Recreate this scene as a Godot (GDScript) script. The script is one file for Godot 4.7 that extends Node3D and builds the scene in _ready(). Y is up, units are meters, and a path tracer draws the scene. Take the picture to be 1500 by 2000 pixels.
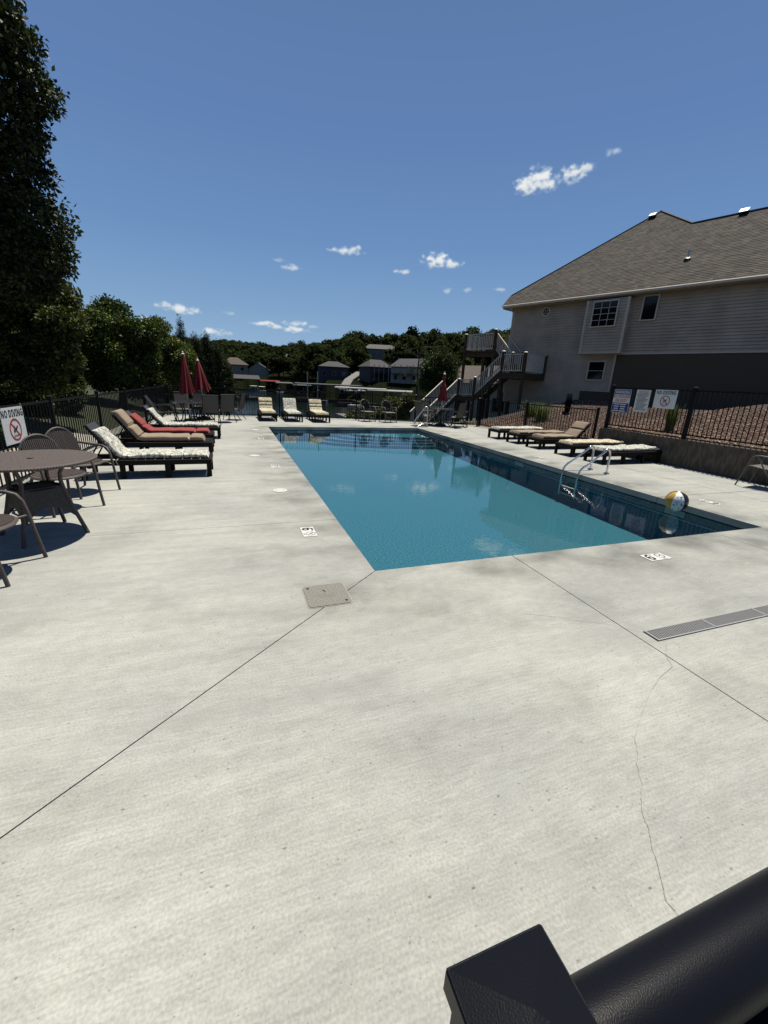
extends Node3D

# ---------------------------------------------------------------- mesh builder
class MB:
	var v := PackedVector3Array()
	var n := PackedVector3Array()
	var t := PackedVector2Array()
	var c := PackedColorArray()
	var tint := Color.WHITE

	func tri3(a: Vector3, b: Vector3, d: Vector3, na: Vector3, nb: Vector3, nd: Vector3, ua := Vector2.ZERO, ub := Vector2.ZERO, ud := Vector2.ZERO) -> void:
		var g := (d - a).cross(b - a)
		if g.dot(na + nb + nd) < 0.0:
			v.append(a); v.append(d); v.append(b)
			n.append(na); n.append(nd); n.append(nb)
			t.append(ua); t.append(ud); t.append(ub)
		else:
			v.append(a); v.append(b); v.append(d)
			n.append(na); n.append(nb); n.append(nd)
			t.append(ua); t.append(ub); t.append(ud)
		c.append(tint); c.append(tint); c.append(tint)

	func quad(a: Vector3, b: Vector3, d: Vector3, e: Vector3, nn: Vector3, uv := Rect2(0, 0, 1, 1)) -> void:
		var p := uv.position
		var q := uv.end
		tri3(a, b, d, nn, nn, nn, p, Vector2(q.x, p.y), q)
		tri3(a, d, e, nn, nn, nn, p, q, Vector2(p.x, q.y))

	func flat(a: Vector3, b: Vector3, d: Vector3, e: Vector3, towards := Vector3.UP) -> void:
		var nn := (d - a).cross(e - b).normalized()
		if nn.dot(towards) < 0.0:
			nn = -nn
		quad(a, b, d, e, nn)

	func box(at: Vector3, size: Vector3, basis := Basis.IDENTITY, bev := 0.0) -> void:
		var h := size * 0.5
		for ax in 3:
			var ay := (ax + 1) % 3
			var az := (ax + 2) % 3
			for s in [-1.0, 1.0]:
				var p: Array[Vector3] = []
				for k in [[-1, -1], [1, -1], [1, 1], [-1, 1]]:
					var q := Vector3.ZERO
					q[ax] = s * h[ax]
					q[ay] = k[0] * (h[ay] - bev)
					q[az] = k[1] * (h[az] - bev)
					p.append(at + basis * q)
				var nn := Vector3.ZERO
				nn[ax] = s
				quad(p[0], p[1], p[2], p[3], (basis * nn).normalized(), Rect2(0, 0, size[ay], size[az]))
		if bev > 0.0:
			for ax in 3:
				var ay := (ax + 1) % 3
				var az := (ax + 2) % 3
				for sy in [-1.0, 1.0]:
					for sz in [-1.0, 1.0]:
						var p: Array[Vector3] = []
						for k in [[-1, 0], [1, 0], [1, 1], [-1, 1]]:
							var q := Vector3.ZERO
							q[ax] = k[0] * (h[ax] - bev)
							q[ay] = sy * (h[ay] - (bev if k[1] == 1 else 0.0))
							q[az] = sz * (h[az] - (0.0 if k[1] == 1 else bev))
							p.append(at + basis * q)
						var nn := Vector3.ZERO
						nn[ay] = sy
						nn[az] = sz
						quad(p[0], p[1], p[2], p[3], (basis * nn).normalized())
			for sx in [-1.0, 1.0]:
				for sy in [-1.0, 1.0]:
					for sz in [-1.0, 1.0]:
						var o := Vector3(sx, sy, sz)
						var nn := (basis * o).normalized()
						var p: Array[Vector3] = []
						for ax in 3:
							var q := o * (h - Vector3.ONE * bev)
							q[ax] = o[ax] * h[ax]
							p.append(at + basis * q)
						tri3(p[0], p[1], p[2], nn, nn, nn)

	func beam(a: Vector3, b: Vector3, wide: float, tall: float, up := Vector3.UP, bev := 0.0) -> void:
		var z := (b - a)
		var l := z.length()
		z = z / l
		var x := up.cross(z).normalized()
		var y := z.cross(x)
		box((a + b) * 0.5, Vector3(wide, tall, l), Basis(x, y, z), bev)

	func tube(pts: Array, r, seg := 8, caps := true) -> void:
		var rings: Array = []
		var m := pts.size()
		var d0: Vector3 = (pts[1] - pts[0]).normalized()
		var x := d0.cross(Vector3(0.3, 0.9, 0.2) if absf(d0.y) < 0.9 else Vector3.RIGHT).normalized()
		for i in m:
			var d: Vector3
			if i == 0:
				d = pts[1] - pts[0]
			elif i == m - 1:
				d = pts[m - 1] - pts[m - 2]
			else:
				d = (pts[i + 1] - pts[i]).normalized() + (pts[i] - pts[i - 1]).normalized()
			d = d.normalized()
			x = (x - d * x.dot(d)).normalized()
			var y := d.cross(x)
			var ring: Array = []
			var rr: float = r[i] if r is Array else r
			for k in seg:
				var an := TAU * k / seg
				var nn := x * cos(an) + y * sin(an)
				ring.append([pts[i] + nn * rr, nn])
			rings.append(ring)
		for i in m - 1:
			for k in seg:
				var a: Array = rings[i][k]
				var b: Array = rings[i][(k + 1) % seg]
				var d: Array = rings[i + 1][(k + 1) % seg]
				var e: Array = rings[i + 1][k]
				tri3(a[0], b[0], d[0], a[1], b[1], d[1])
				tri3(a[0], d[0], e[0], a[1], d[1], e[1])
		if caps:
			for e in [[0, -1.0], [m - 1, 1.0]]:
				var i: int = e[0]
				var nn: Vector3 = ((pts[1] - pts[0]) if i == 0 else (pts[m - 1] - pts[m - 2])).normalized() * e[1]
				for k in range(1, seg - 1):
					tri3(rings[i][0][0], rings[i][k][0], rings[i][k + 1][0], nn, nn, nn)

	func lathe(prof: Array, seg := 24, at := Vector3.ZERO, sx := 1.0, sz := 1.0) -> void:
		for i in prof.size() - 1:
			var p: Vector2 = prof[i]
			var q: Vector2 = prof[i + 1]
			var dn := Vector2(q.y - p.y, -(q.x - p.x)).normalized()
			for k in seg:
				var a0 := TAU * k / seg
				var a1 := TAU * (k + 1) / seg
				var u0 := Vector3(cos(a0) * sx, 0, sin(a0) * sz)
				var u1 := Vector3(cos(a1) * sx, 0, sin(a1) * sz)
				var n0 := (u0 * dn.x + Vector3.UP * dn.y).normalized()
				var n1 := (u1 * dn.x + Vector3.UP * dn.y).normalized()
				var a := at + u0 * p.x + Vector3.UP * p.y
				var b := at + u1 * p.x + Vector3.UP * p.y
				var d := at + u1 * q.x + Vector3.UP * q.y
				var e := at + u0 * q.x + Vector3.UP * q.y
				if p.x > 0.0:
					tri3(a, b, d, n0, n1, n1)
				if q.x > 0.0:
					tri3(a, d, e, n0, n1, n0)

	func prism(poly: PackedVector2Array, y0: float, y1: float, xf := Transform3D.IDENTITY) -> void:
		# polygon in local x,z, extruded along local y
		var idx := Geometry2D.triangulate_polygon(poly)
		for i in range(0, idx.size(), 3):
			for y in [y0, y1]:
				var nn: Vector3 = xf.basis * (Vector3.UP if y == maxf(y0, y1) else Vector3.DOWN)
				var p: Array[Vector3] = []
				for k in 3:
					var q := poly[idx[i + k]]
					p.append(xf * Vector3(q.x, y, q.y))
				tri3(p[0], p[1], p[2], nn, nn, nn)
		var area := 0.0
		for i in poly.size():
			area += poly[i].cross(poly[(i + 1) % poly.size()])
		for i in poly.size():
			var a := poly[i]
			var b := poly[(i + 1) % poly.size()]
			var d := (b - a)
			var o := Vector2(d.y, -d.x).normalized() * signf(area)
			var nn: Vector3 = (xf.basis * Vector3(o.x, 0, o.y)).normalized()
			quad(xf * Vector3(a.x, y0, a.y), xf * Vector3(b.x, y0, b.y), xf * Vector3(b.x, y1, b.y), xf * Vector3(a.x, y1, a.y), nn)

	func ball(at: Vector3, r: Vector3, rings := 8, seg := 12, lon0 := 0.0, lon1 := TAU, basis := Basis.IDENTITY) -> void:
		for i in rings:
			for k in seg:
				var p: Array = []
				for e in [[i, k], [i, k + 1], [i + 1, k + 1], [i + 1, k]]:
					var la: float = -PI / 2 + PI * e[0] / rings
					var lo: float = lon0 + (lon1 - lon0) * e[1] / seg
					var nn := Vector3(cos(la) * cos(lo), sin(la), cos(la) * sin(lo))
					p.append([at + basis * (nn * r), (basis * (nn / r)).normalized()])
				if i > 0:
					tri3(p[0][0], p[1][0], p[2][0], p[0][1], p[1][1], p[2][1])
				if i < rings - 1:
					tri3(p[0][0], p[2][0], p[3][0], p[0][1], p[2][1], p[3][1])

	func mesh() -> ArrayMesh:
		var a := []
		a.resize(Mesh.ARRAY_MAX)
		a[Mesh.ARRAY_VERTEX] = v
		a[Mesh.ARRAY_NORMAL] = n
		a[Mesh.ARRAY_TEX_UV] = t
		a[Mesh.ARRAY_COLOR] = c
		var m := ArrayMesh.new()
		m.add_surface_from_arrays(Mesh.PRIMITIVE_TRIANGLES, a)
		return m

# ---------------------------------------------------------------- helpers
var rng := RandomNumberGenerator.new()
var used := {}
var M := {}
const UP := Vector3.UP

func V(x: float, y: float, z: float) -> Vector3:
	return Vector3(x, y, z)

func numbered(called: String) -> String:
	if not used.has(called):
		used[called] = 0
		return called
	used[called] += 1
	return "%s_%03d" % [called, used[called]]

func tag(o: Node3D, label: String, category: String, group := "") -> Node3D:
	o.set_meta("label", label)
	o.set_meta("category", category)
	if group != "":
		o.set_meta("group", group)
	return o

func thing(called: String, label: String, category: String, at := Vector3.ZERO, turn := 0.0, group := "") -> Node3D:
	var o := Node3D.new()
	o.name = numbered(called)
	add_child(o)
	o.position = at
	o.rotation.y = turn
	tag(o, label, category, group)
	return o

func put(called: String, mesh: Mesh, m: Material, parent: Node3D = null, at := Vector3.ZERO, basis := Basis.IDENTITY) -> MeshInstance3D:
	var o := MeshInstance3D.new()
	o.mesh = mesh
	o.material_override = m
	o.transform = Transform3D(basis, at)
	if parent == null:
		o.name = numbered(called)
		add_child(o)
	else:
		o.name = called
		parent.add_child(o, true)
	return o

func obj(called: String, b: MB, m: Material, parent: Node3D = null) -> MeshInstance3D:
	return put(called, b.mesh(), m, parent)

func setting(called: String, b: MB, m: Material, label: String, parent: Node3D = null) -> MeshInstance3D:
	var o := obj(called, b, m, parent)
	if parent == null:
		o.set_meta("kind", "structure")
		o.set_meta("label", label)
	return o

func stuff(o: Node3D) -> Node3D:
	o.set_meta("kind", "stuff")
	return o

func boxm(size: Vector3, bev := 0.0) -> ArrayMesh:
	var b := MB.new()
	b.box(Vector3.ZERO, size, Basis.IDENTITY, bev)
	return b.mesh()

func lin(r: float, g: float, b: float) -> Color:
	return Color(r, g, b).linear_to_srgb()

func mat(r: float, g: float, b: float, rough := 0.8, metal := 0.0, spec := 0.5) -> StandardMaterial3D:
	var m := StandardMaterial3D.new()
	m.albedo_color = lin(r, g, b)
	m.roughness = rough
	m.metallic = metal
	m.metallic_specular = spec
	return m

func noise(freq: float, sd: int, oct := 4, type := FastNoiseLite.TYPE_SIMPLEX_SMOOTH) -> FastNoiseLite:
	var f := FastNoiseLite.new()
	f.noise_type = type
	f.frequency = freq
	f.seed = sd
	f.fractal_octaves = oct
	return f

func ntex(freq: float, sd: int, stops: Array, size := 512, oct := 4, as_normal := false, bump := 4.0) -> NoiseTexture2D:
	var t := NoiseTexture2D.new()
	t.width = size
	t.height = size
	t.seamless = true
	t.noise = noise(freq, sd, oct)
	if as_normal:
		t.as_normal_map = true
		t.bump_strength = bump
	if stops.size() > 0:
		var g := Gradient.new()
		g.offsets = PackedFloat32Array(stops.map(func(s): return s[0]))
		g.colors = PackedColorArray(stops.map(func(s): return s[1] if s[1] is Color else Color(s[1], s[1], s[1])))
		t.color_ramp = g
	return t

func worldtex(m: StandardMaterial3D, t: Texture2D, s) -> StandardMaterial3D:
	m.albedo_texture = t
	m.uv1_triplanar = true
	m.uv1_world_triplanar = true
	m.uv1_scale = s if s is Vector3 else Vector3.ONE * s
	return m

func bumped(m: StandardMaterial3D, t: Texture2D, cm: float) -> StandardMaterial3D:
	m.heightmap_enabled = true
	m.heightmap_texture = t
	m.heightmap_scale = cm
	return m

func smooth(a: float, b: float, x: float) -> float:
	var t := clampf((x - a) / (b - a), 0.0, 1.0)
	return t * t * (3.0 - 2.0 * t)

func piecewise(x: float, pts: Array) -> float:
	if x <= pts[0][0]:
		return pts[0][1]
	for i in pts.size() - 1:
		if x <= pts[i + 1][0]:
			return lerpf(pts[i][1], pts[i + 1][1], (x - pts[i][0]) / (pts[i + 1][0] - pts[i][0]))
	return pts[pts.size() - 1][1]

func letters(s: String, tall: float, parent: Node3D, at: Vector3, m: Material, basis := Basis.IDENTITY, called := "lettering", font := "Droid Sans", squeeze := 1.0) -> void:
	var f := SystemFont.new()
	f.font_names = PackedStringArray([font])
	f.font_weight = 700
	var t := TextMesh.new()
	t.text = s
	t.font = f
	t.font_size = 48
	t.pixel_size = tall / 48.0 / 0.72
	t.depth = 0.0016
	t.curve_step = 4.0
	put(called, t, m, parent, at, basis * Basis.from_scale(Vector3(squeeze, 1, 1)))

func ring_mesh(r: float, w: float, seg := 28, thick := 0.0016) -> ArrayMesh:
	# flat ring in the x,y plane
	var b := MB.new()
	for k in seg:
		var a := TAU * k / seg
		var e := TAU * (k + 1) / seg
		var p := V(cos(a), sin(a), 0)
		var q := V(cos(e), sin(e), 0)
		var z := V(0, 0, thick)
		b.quad(p * (r - w) + z, q * (r - w) + z, q * r + z, p * r + z, V(0, 0, 1))
		b.quad(p * r, q * r, q * r + z, p * r + z, p)
		b.quad(p * (r - w), q * (r - w), q * (r - w) + z, p * (r - w) + z, -p)
	return b.mesh()

# ---------------------------------------------------------------- start
func _ready() -> void:
	rng.seed = 7
	camera_and_light()
	materials()
	deck_and_pool()
	terrain_and_water()
	house()
	deck_stairs()
	fences()
	gate()
	signs()
	far_shore()
	trees()
	loungers()
	wicker_set()
	patio_sets()
	pool_things()
	details()

func camera_and_light() -> void:
	var cam := Camera3D.new()
	cam.name = "camera"
	cam.position = V(0, 1.7, 0)
	cam.basis = Basis(UP, deg_to_rad(-20.438)) * Basis(Vector3.RIGHT, deg_to_rad(-17.543)) * Basis(Vector3.BACK, deg_to_rad(2.756))
	cam.fov = 102.19
	cam.near = 0.02
	cam.far = 2000.0
	add_child(cam)
	cam.current = true
	var sun := DirectionalLight3D.new()
	sun.name = "sun"
	sun.light_energy = 1.6
	sun.light_color = Color(1.0, 0.965, 0.90)
	sun.light_angular_distance = 0.5
	sun.shadow_enabled = true
	var towards := V(-0.22, -1.0, 0.17).normalized()
	sun.basis = Basis.looking_at(towards, V(0, 0, -1))
	add_child(sun)
	var env := Environment.new()
	env.background_mode = Environment.BG_SKY
	env.tonemap_mode = Environment.TONE_MAPPER_LINEAR
	env.tonemap_exposure = 1.6
	env.sdfgi_enabled = true
	env.ssao_enabled = true
	env.ssil_enabled = true
	var sm := PanoramaSkyMaterial.new()
	sm.panorama = ImageTexture.create_from_image(sky_picture())
	sm.energy_multiplier = 0.625
	var sky := Sky.new()
	sky.sky_material = sm
	env.sky = sky
	var we := WorldEnvironment.new()
	we.name = "world_environment"
	we.environment = env
	add_child(we)

# air and clouds only: colours by height, and small fair-weather clouds by direction (degrees from -z towards +x, degrees up)
func sky_picture() -> Image:
	var w := 4096
	var h := 2048
	var im := Image.create(w, h, false, Image.FORMAT_RGB8)
	var hgt := [[0.0, Color(0.62, 0.735, 0.83)], [3.0, Color(0.58, 0.705, 0.825)], [8.0, Color(0.50, 0.64, 0.79)], [15.0, Color(0.425, 0.57, 0.755)], [24.0, Color(0.383, 0.515, 0.71)], [35.0, Color(0.360, 0.484, 0.672)], [55.0, Color(0.32, 0.435, 0.63)], [90.0, Color(0.28, 0.39, 0.59)]]
	for y in h:
		var el := 90.0 - (y + 0.5) * 180.0 / h
		var c: Color = hgt[0][1]
		if el > 0.0:
			for i in hgt.size() - 1:
				if el >= hgt[i][0] and el <= hgt[i + 1][0]:
					c = hgt[i][1].lerp(hgt[i + 1][1], (el - hgt[i][0]) / (hgt[i + 1][0] - hgt[i][0]))
		else:
			c = Color(0.42, 0.44, 0.42)
		im.fill_rect(Rect2i(0, y, w, 1), c)
	var clouds := [[34.9, 20.5, 1.7, 1.15, 1.0], [36.2, 21.0, 2.0, 1.35, 1.0], [37.4, 20.6, 1.2, 0.7, 0.85], [39.5, 21.2, 1.7, 1.0, 0.95], [40.9, 21.7, 1.0, 0.5, 0.8], [43.07, 22.66, 0.8, 0.42, 0.55], [25.4, 13.8, 2.0, 1.0, 1.0], [27.4, 13.6, 1.4, 0.55, 0.9], [21.35, 12.63, 1.25, 0.36, 0.8], [26.9, 10.85, 0.69, 0.4, 0.55], [29.44, 10.95, 0.55, 0.32, 0.5], [33.34, 11.02, 0.84, 0.3, 0.55],
		[14.2, 14.4, 2.2, 0.5, 0.9], [15.4, 14.7, 0.9, 0.4, 0.8], [7.9, 12.3, 1.3, 0.42, 0.7], [6.6, 12.9, 0.9, 0.3, 0.4], [-5.8, 6.9, 2.3, 0.5, 0.75], [-4.6, 6.6, 1.9, 0.6, 0.85], [-8.32, 5.3, 1.4, 0.5, 0.9], [-1.27, 4.6, 1.9, 0.5, 0.9], [0.42, 6.83, 0.81, 0.24, 0.4], [4.4, 5.95, 1.5, 0.5, 0.9], [5.8, 5.8, 1.0, 0.35, 0.8], [8.3, 6.3, 1.9, 0.4, 0.8], [8.0, 5.6, 2.0, 0.5, 0.9], [10.3, 6.0, 0.7, 0.3, 0.5],
		[-70.0, 16.0, 4.0, 1.2, 0.9], [-66.0, 16.6, 3.0, 1.0, 0.8], [-110.0, 11.0, 4.0, 1.0, 0.8], [95.0, 13.0, 3.5, 1.0, 0.9], [99.0, 13.4, 2.5, 0.8, 0.8], [150.0, 18.0, 4.0, 1.2, 0.8], [-160.0, 9.0, 4.0, 0.9, 0.8]]
	var f := noise(0.75, 11, 5)
	var px := w / 360.0
	for cl in clouds:
		var mx := int(cl[2] * 1.7 * px) + 2
		var my := int(cl[3] * 1.9 * px) + 2
		var cx := int(cl[0] * px)
		var cy := int((90.0 - cl[1]) * px)
		for dy in range(-my, my + 1):
			for dx in range(-mx, mx + 1):
				var ex: float = dx / px / cl[2]
				var ey: float = dy / px / cl[3]
				var k := f.get_noise_2d((cl[0] * 3.0) + dx / px * 1.15, cl[1] * 5.0 + dy / px * 1.9)
				var low := ey + 0.25 if ey > 0.0 else ey
				var d: float = 1.0 - (ex * ex + low * low) + k * 1.15
				if d <= 0.0:
					continue
				var a: float = pow(smooth(-0.1, 1.15, d), 1.25) * cl[4]
				var x := posmod(cx + dx, w)
				var y := clampi(cy + dy, 0, h - 1)
				var body := Color(0.93, 0.935, 0.93).lerp(Color(0.70, 0.755, 0.815), clampf(ey * 0.8 + 0.1, 0.0, 0.75))
				im.set_pixel(x, y, im.get_pixel(x, y).lerp(body, a))
	return im

func materials() -> void:
	# concrete: fine grain with pits, then broad broom streaks and stains
	var n1 := noise(0.16, 3, 4).get_seamless_image(1024, 1024)
	var n2 := noise(0.02, 5, 4).get_seamless_image(1024, 1024)
	var n3 := noise(0.17, 6, 3).get_seamless_image(72, 1024)
	n3.resize(1024, 1024, Image.INTERPOLATE_CUBIC)
	var fine := Image.create(1024, 1024, false, Image.FORMAT_RGB8)
	for y in 1024:
		for x in 1024:
			var a := n1.get_pixel(x, y).r - 0.5
			var b := n2.get_pixel(x, y).r - 0.5
			var e := n3.get_pixel(x, y).r - 0.5
			var g := 0.93 + a * 0.15 + b * 0.05 + e * 0.10
			fine.set_pixel(x, y, Color(g, g, g))
	var r := RandomNumberGenerator.new()
	r.seed = 21
	for i in 3600:
		var x := r.randi_range(3, 1018)
		var y := r.randi_range(3, 1018)
		var s := 1 if r.randf() < 0.9 else r.randi_range(2, 3)
		var k := r.randf_range(0.72, 0.97)
		for dy in s:
			for dx in r.randi_range(s, s * 2):
				var q := fine.get_pixel(x + dx, y + dy)
				fine.set_pixel(x + dx, y + dy, Color(q.r * k, q.g * k, q.b * k * 0.97))
	var broad := Image.create(1024, 1024, false, Image.FORMAT_RGB8)
	var s1 := noise(0.10, 31, 4)
	var s2 := noise(0.013, 32, 4)
	var s3 := noise(0.035, 33, 5)
	for y in 1024:
		for x in 1024:
			var st := s1.get_noise_2d(x * 0.16, y * 1.5)
			var bl := s2.get_noise_2d(x, y)
			var pt := s3.get_noise_2d(x * 0.7, y)
			# water stains along the coping of the pool
			var wx := (x / 1024.0 - 0.4) * 26.0
			var wz := (y / 1024.0 - 0.9) * 26.0
			var away := maxf(maxf(1.18 - wx, wx - 6.88), maxf(-15.15 - wz, wz + 3.33))
			var stain := (1.0 - smooth(0.1, 1.3, away)) * maxf(0.0, 0.11 + pt * 0.22 + st * 0.10)
			var g := 0.935 + st * 0.055 + bl * 0.065 - maxf(0.0, pt - 0.12) * 0.11 - stain * 0.85
			broad.set_pixel(x, y, Color(g + bl * 0.012, g + bl * 0.008, g - bl * 0.006))
	var con := mat(0.352, 0.362, 0.338, 0.92, 0.0, 0.2)
	worldtex(con, ImageTexture.create_from_image(fine), 0.4)
	con.uv1_offset = V(0.13, 0, 0.31)
	con.detail_enabled = true
	con.detail_blend_mode = BaseMaterial3D.BLEND_MODE_MUL
	con.detail_uv_layer = BaseMaterial3D.DETAIL_UV_2
	con.detail_albedo = ImageTexture.create_from_image(broad)
	con.uv2_triplanar = true
	con.uv2_world_triplanar = true
	con.uv2_scale = Vector3.ONE / 26.0
	con.uv2_offset = V(0.4, 0.3, 0.9)
	con.vertex_color_use_as_albedo = true
	bumped(con, con.albedo_texture, 0.08)
	M.concrete = con
	M.joint = mat(0.035, 0.034, 0.032, 0.95)
	M.crack = mat(0.21, 0.205, 0.185, 0.95)
	M.tile_white = mat(0.44, 0.445, 0.43, 0.5)
	M.lid_white = mat(0.37, 0.375, 0.36, 0.6)
	M.far_trim = mat(0.15, 0.15, 0.145, 0.8, 0.0, 0.1)
	M.matt_black = mat(0.005, 0.005, 0.006, 1.0, 0.0, 0.0)
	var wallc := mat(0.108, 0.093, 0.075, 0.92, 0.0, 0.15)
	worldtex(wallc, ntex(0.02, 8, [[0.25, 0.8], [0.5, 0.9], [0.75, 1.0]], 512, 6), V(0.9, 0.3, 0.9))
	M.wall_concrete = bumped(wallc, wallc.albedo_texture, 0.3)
	var pl := mat(0.032, 0.136, 0.180, 0.8, 0.0, 0.05)
	M.plaster = worldtex(pl, ntex(0.07, 9, [[0.2, 0.70], [0.5, 0.88], [0.8, 1.0]], 512, 5), 0.75)
	var tl := mat(0.008, 0.03, 0.055, 0.25)
	M.pool_tile = worldtex(tl, ntex(0.05, 10, [[0.3, 0.7], [0.7, 1.0]], 256, 3), 1.6)
	M.tile_line = mat(0.30, 0.36, 0.40, 0.5)
	var wa := StandardMaterial3D.new()
	wa.transparency = BaseMaterial3D.TRANSPARENCY_ALPHA
	wa.albedo_color = Color(0.05, 0.3, 0.4, 0.03)
	wa.roughness = 0.015
	wa.metallic_specular = 0.46
	wa.normal_enabled = true
	wa.normal_texture = ntex(0.02, 12, [], 512, 3, true, 6.0)
	wa.normal_scale = 0.02
	wa.uv1_triplanar = true
	wa.uv1_world_triplanar = true
	wa.uv1_scale = V(0.7, 0.7, 0.7)
	M.water = wa
	var lk := mat(0.006, 0.012, 0.011, 0.08)
	lk.normal_enabled = true
	lk.normal_texture = ntex(0.03, 13, [], 512, 4, true, 8.0)
	lk.normal_scale = 0.10
	lk.uv1_triplanar = true
	lk.uv1_world_triplanar = true
	lk.uv1_scale = V(0.18, 0.18, 0.06)
	M.lake = lk
	M.fence = mat(0.005, 0.005, 0.006, 0.45, 0.0, 0.28)
	M.black_grain = bumped(mat(0.0038, 0.0045, 0.0070, 0.40, 0.0, 0.23), ntex(0.12, 14, [], 256, 2), 0.016)
	M.black_grain.uv1_triplanar = true
	M.black_grain.uv1_world_triplanar = true
	M.black_grain.uv1_scale = Vector3.ONE * 14.0
	var lg := mat(0.010, 0.008, 0.007, 0.65, 0.0, 0.25)
	M.lounger = worldtex(lg, ntex(0.03, 15, [[0.3, 0.7], [0.7, 1.0]], 256, 4), V(1, 6, 6))
	M.lounger_grey = mat(0.028, 0.028, 0.031, 0.5)
	M.steel = mat(0.60, 0.60, 0.58, 0.16, 1.0)
	M.sling = worldtex(mat(0.062, 0.058, 0.052, 0.75), ntex(0.2, 16, [[0.3, 0.75], [0.7, 1.0]], 256, 2), 4.0)
	M.frame_dark = mat(0.013, 0.012, 0.012, 0.5, 0.0, 0.3)
	M.chair_grey = mat(0.075, 0.07, 0.064, 0.5)
	M.table_glass = mat(0.03, 0.032, 0.036, 0.12)
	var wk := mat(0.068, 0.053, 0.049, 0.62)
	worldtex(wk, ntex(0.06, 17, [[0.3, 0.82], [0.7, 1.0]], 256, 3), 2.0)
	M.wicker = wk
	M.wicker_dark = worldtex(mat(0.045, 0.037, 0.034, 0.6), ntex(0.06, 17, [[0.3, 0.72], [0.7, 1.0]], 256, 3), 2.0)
	M.red = mat(0.125, 0.005, 0.008, 0.85)
	M.white = mat(0.55, 0.55, 0.53, 0.5)
	M.white_vinyl = mat(0.50, 0.465, 0.40, 0.6, 0.0, 0.3)
	M.sign_white = mat(0.52, 0.55, 0.56, 0.45)
	M.print_black = mat(0.01, 0.01, 0.012, 0.7, 0.0, 0.2)
	M.print_red = mat(0.30, 0.012, 0.018, 0.6)
	M.print_blue = mat(0.018, 0.025, 0.16, 0.6)
	M.siding = worldtex(mat(0.43, 0.355, 0.278, 0.7, 0.0, 0.2), ntex(0.01, 18, [[0.2, 0.86], [0.8, 1.0]], 256, 4), 0.3)
	M.trim = mat(0.50, 0.43, 0.345, 0.6, 0.0, 0.3)
	M.fascia = mat(0.28, 0.24, 0.195, 0.6, 0.0, 0.3)
	var stc := mat(0.125, 0.098, 0.071, 0.95, 0.0, 0.1)
	worldtex(stc, ntex(0.12, 19, [[0.2, 0.7], [0.8, 1.0]], 512, 5), 0.8)
	M.stucco = bumped(stc, stc.albedo_texture, 0.8)
	var sh := mat(1.0, 1.0, 1.0, 0.95)
	sh.vertex_color_use_as_albedo = true
	M.shingle = worldtex(sh, ntex(0.25, 20, [[0.2, 0.72], [0.8, 1.0]], 512, 3), 1.2)
	M.glass_dark = mat(0.004, 0.005, 0.006, 0.06, 0.0, 0.4)
	M.wood = worldtex(mat(0.105, 0.075, 0.050, 0.9, 0.0, 0.15), ntex(0.03, 22, [[0.25, 0.6], [0.75, 1.0]], 256, 5), V(3, 0.5, 3))
	M.galv = mat(0.34, 0.34, 0.34, 0.45, 0.6)
	M.bark = bumped(worldtex(mat(0.055, 0.043, 0.033, 0.95), ntex(0.03, 23, [[0.3, 0.5], [0.7, 1.0]], 256, 5), V(3, 0.6, 3)), ntex(0.03, 23, [], 256, 5), 2.0)
	var leaf := mat(1, 1, 1, 0.55, 0.0, 0.28)
	leaf.vertex_color_use_as_albedo = true
	leaf.backlight_enabled = true
	leaf.backlight = Color(0.55, 0.62, 0.3)
	leaf.cull_mode = BaseMaterial3D.CULL_DISABLED
	M.leaf = leaf
	var fl := mat(1, 1, 1, 0.9, 0.0, 0.05)
	fl.vertex_color_use_as_albedo = true
	fl.cull_mode = BaseMaterial3D.CULL_DISABLED
	M.far_leaf = fl
	M.lawn = worldtex(mat(0.030, 0.042, 0.011, 0.95), ntex(0.05, 24, [[0.25, 0.55], [0.75, 1.0]], 512, 5), 0.35)
	M.earth = worldtex(mat(0.012, 0.018, 0.006, 0.95, 0.0, 0.1), ntex(0.03, 25, [[0.25, 0.45], [0.75, 1.0]], 512, 5), 0.12)
	M.mulch = worldtex(mat(0.040, 0.023, 0.018, 0.95), ntex(0.12, 26, [[0.25, 0.4], [0.75, 1.0]], 512, 4), 0.9)
	var rk := mat(1, 1, 1, 0.9)
	rk.vertex_color_use_as_albedo = true
	M.rock = rk
	M.path = mat(0.24, 0.225, 0.195, 0.9)
	M.tan = worldtex(mat(0.215, 0.164, 0.112, 0.9), ntex(0.06, 27, [[0.3, 0.86], [0.7, 1.0]], 256, 4), 2.0)
	M.red_cloth = worldtex(mat(0.20, 0.022, 0.019, 0.9), ntex(0.06, 27, [[0.3, 0.86], [0.7, 1.0]], 256, 4), 2.0)
	M.floral_grey = floral(41, Color(0.86, 0.86, 0.80), Color(0.22, 0.23, 0.24), Color(0.55, 0.55, 0.52))
	M.floral_cream = floral(42, Color(0.86, 0.835, 0.74), Color(0.34, 0.31, 0.28), Color(0.74, 0.67, 0.42))
	for k in ["tan", "red_cloth", "floral_grey", "floral_cream"]:
		M[k].rim_enabled = true
		M[k].rim = 0.25

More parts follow.
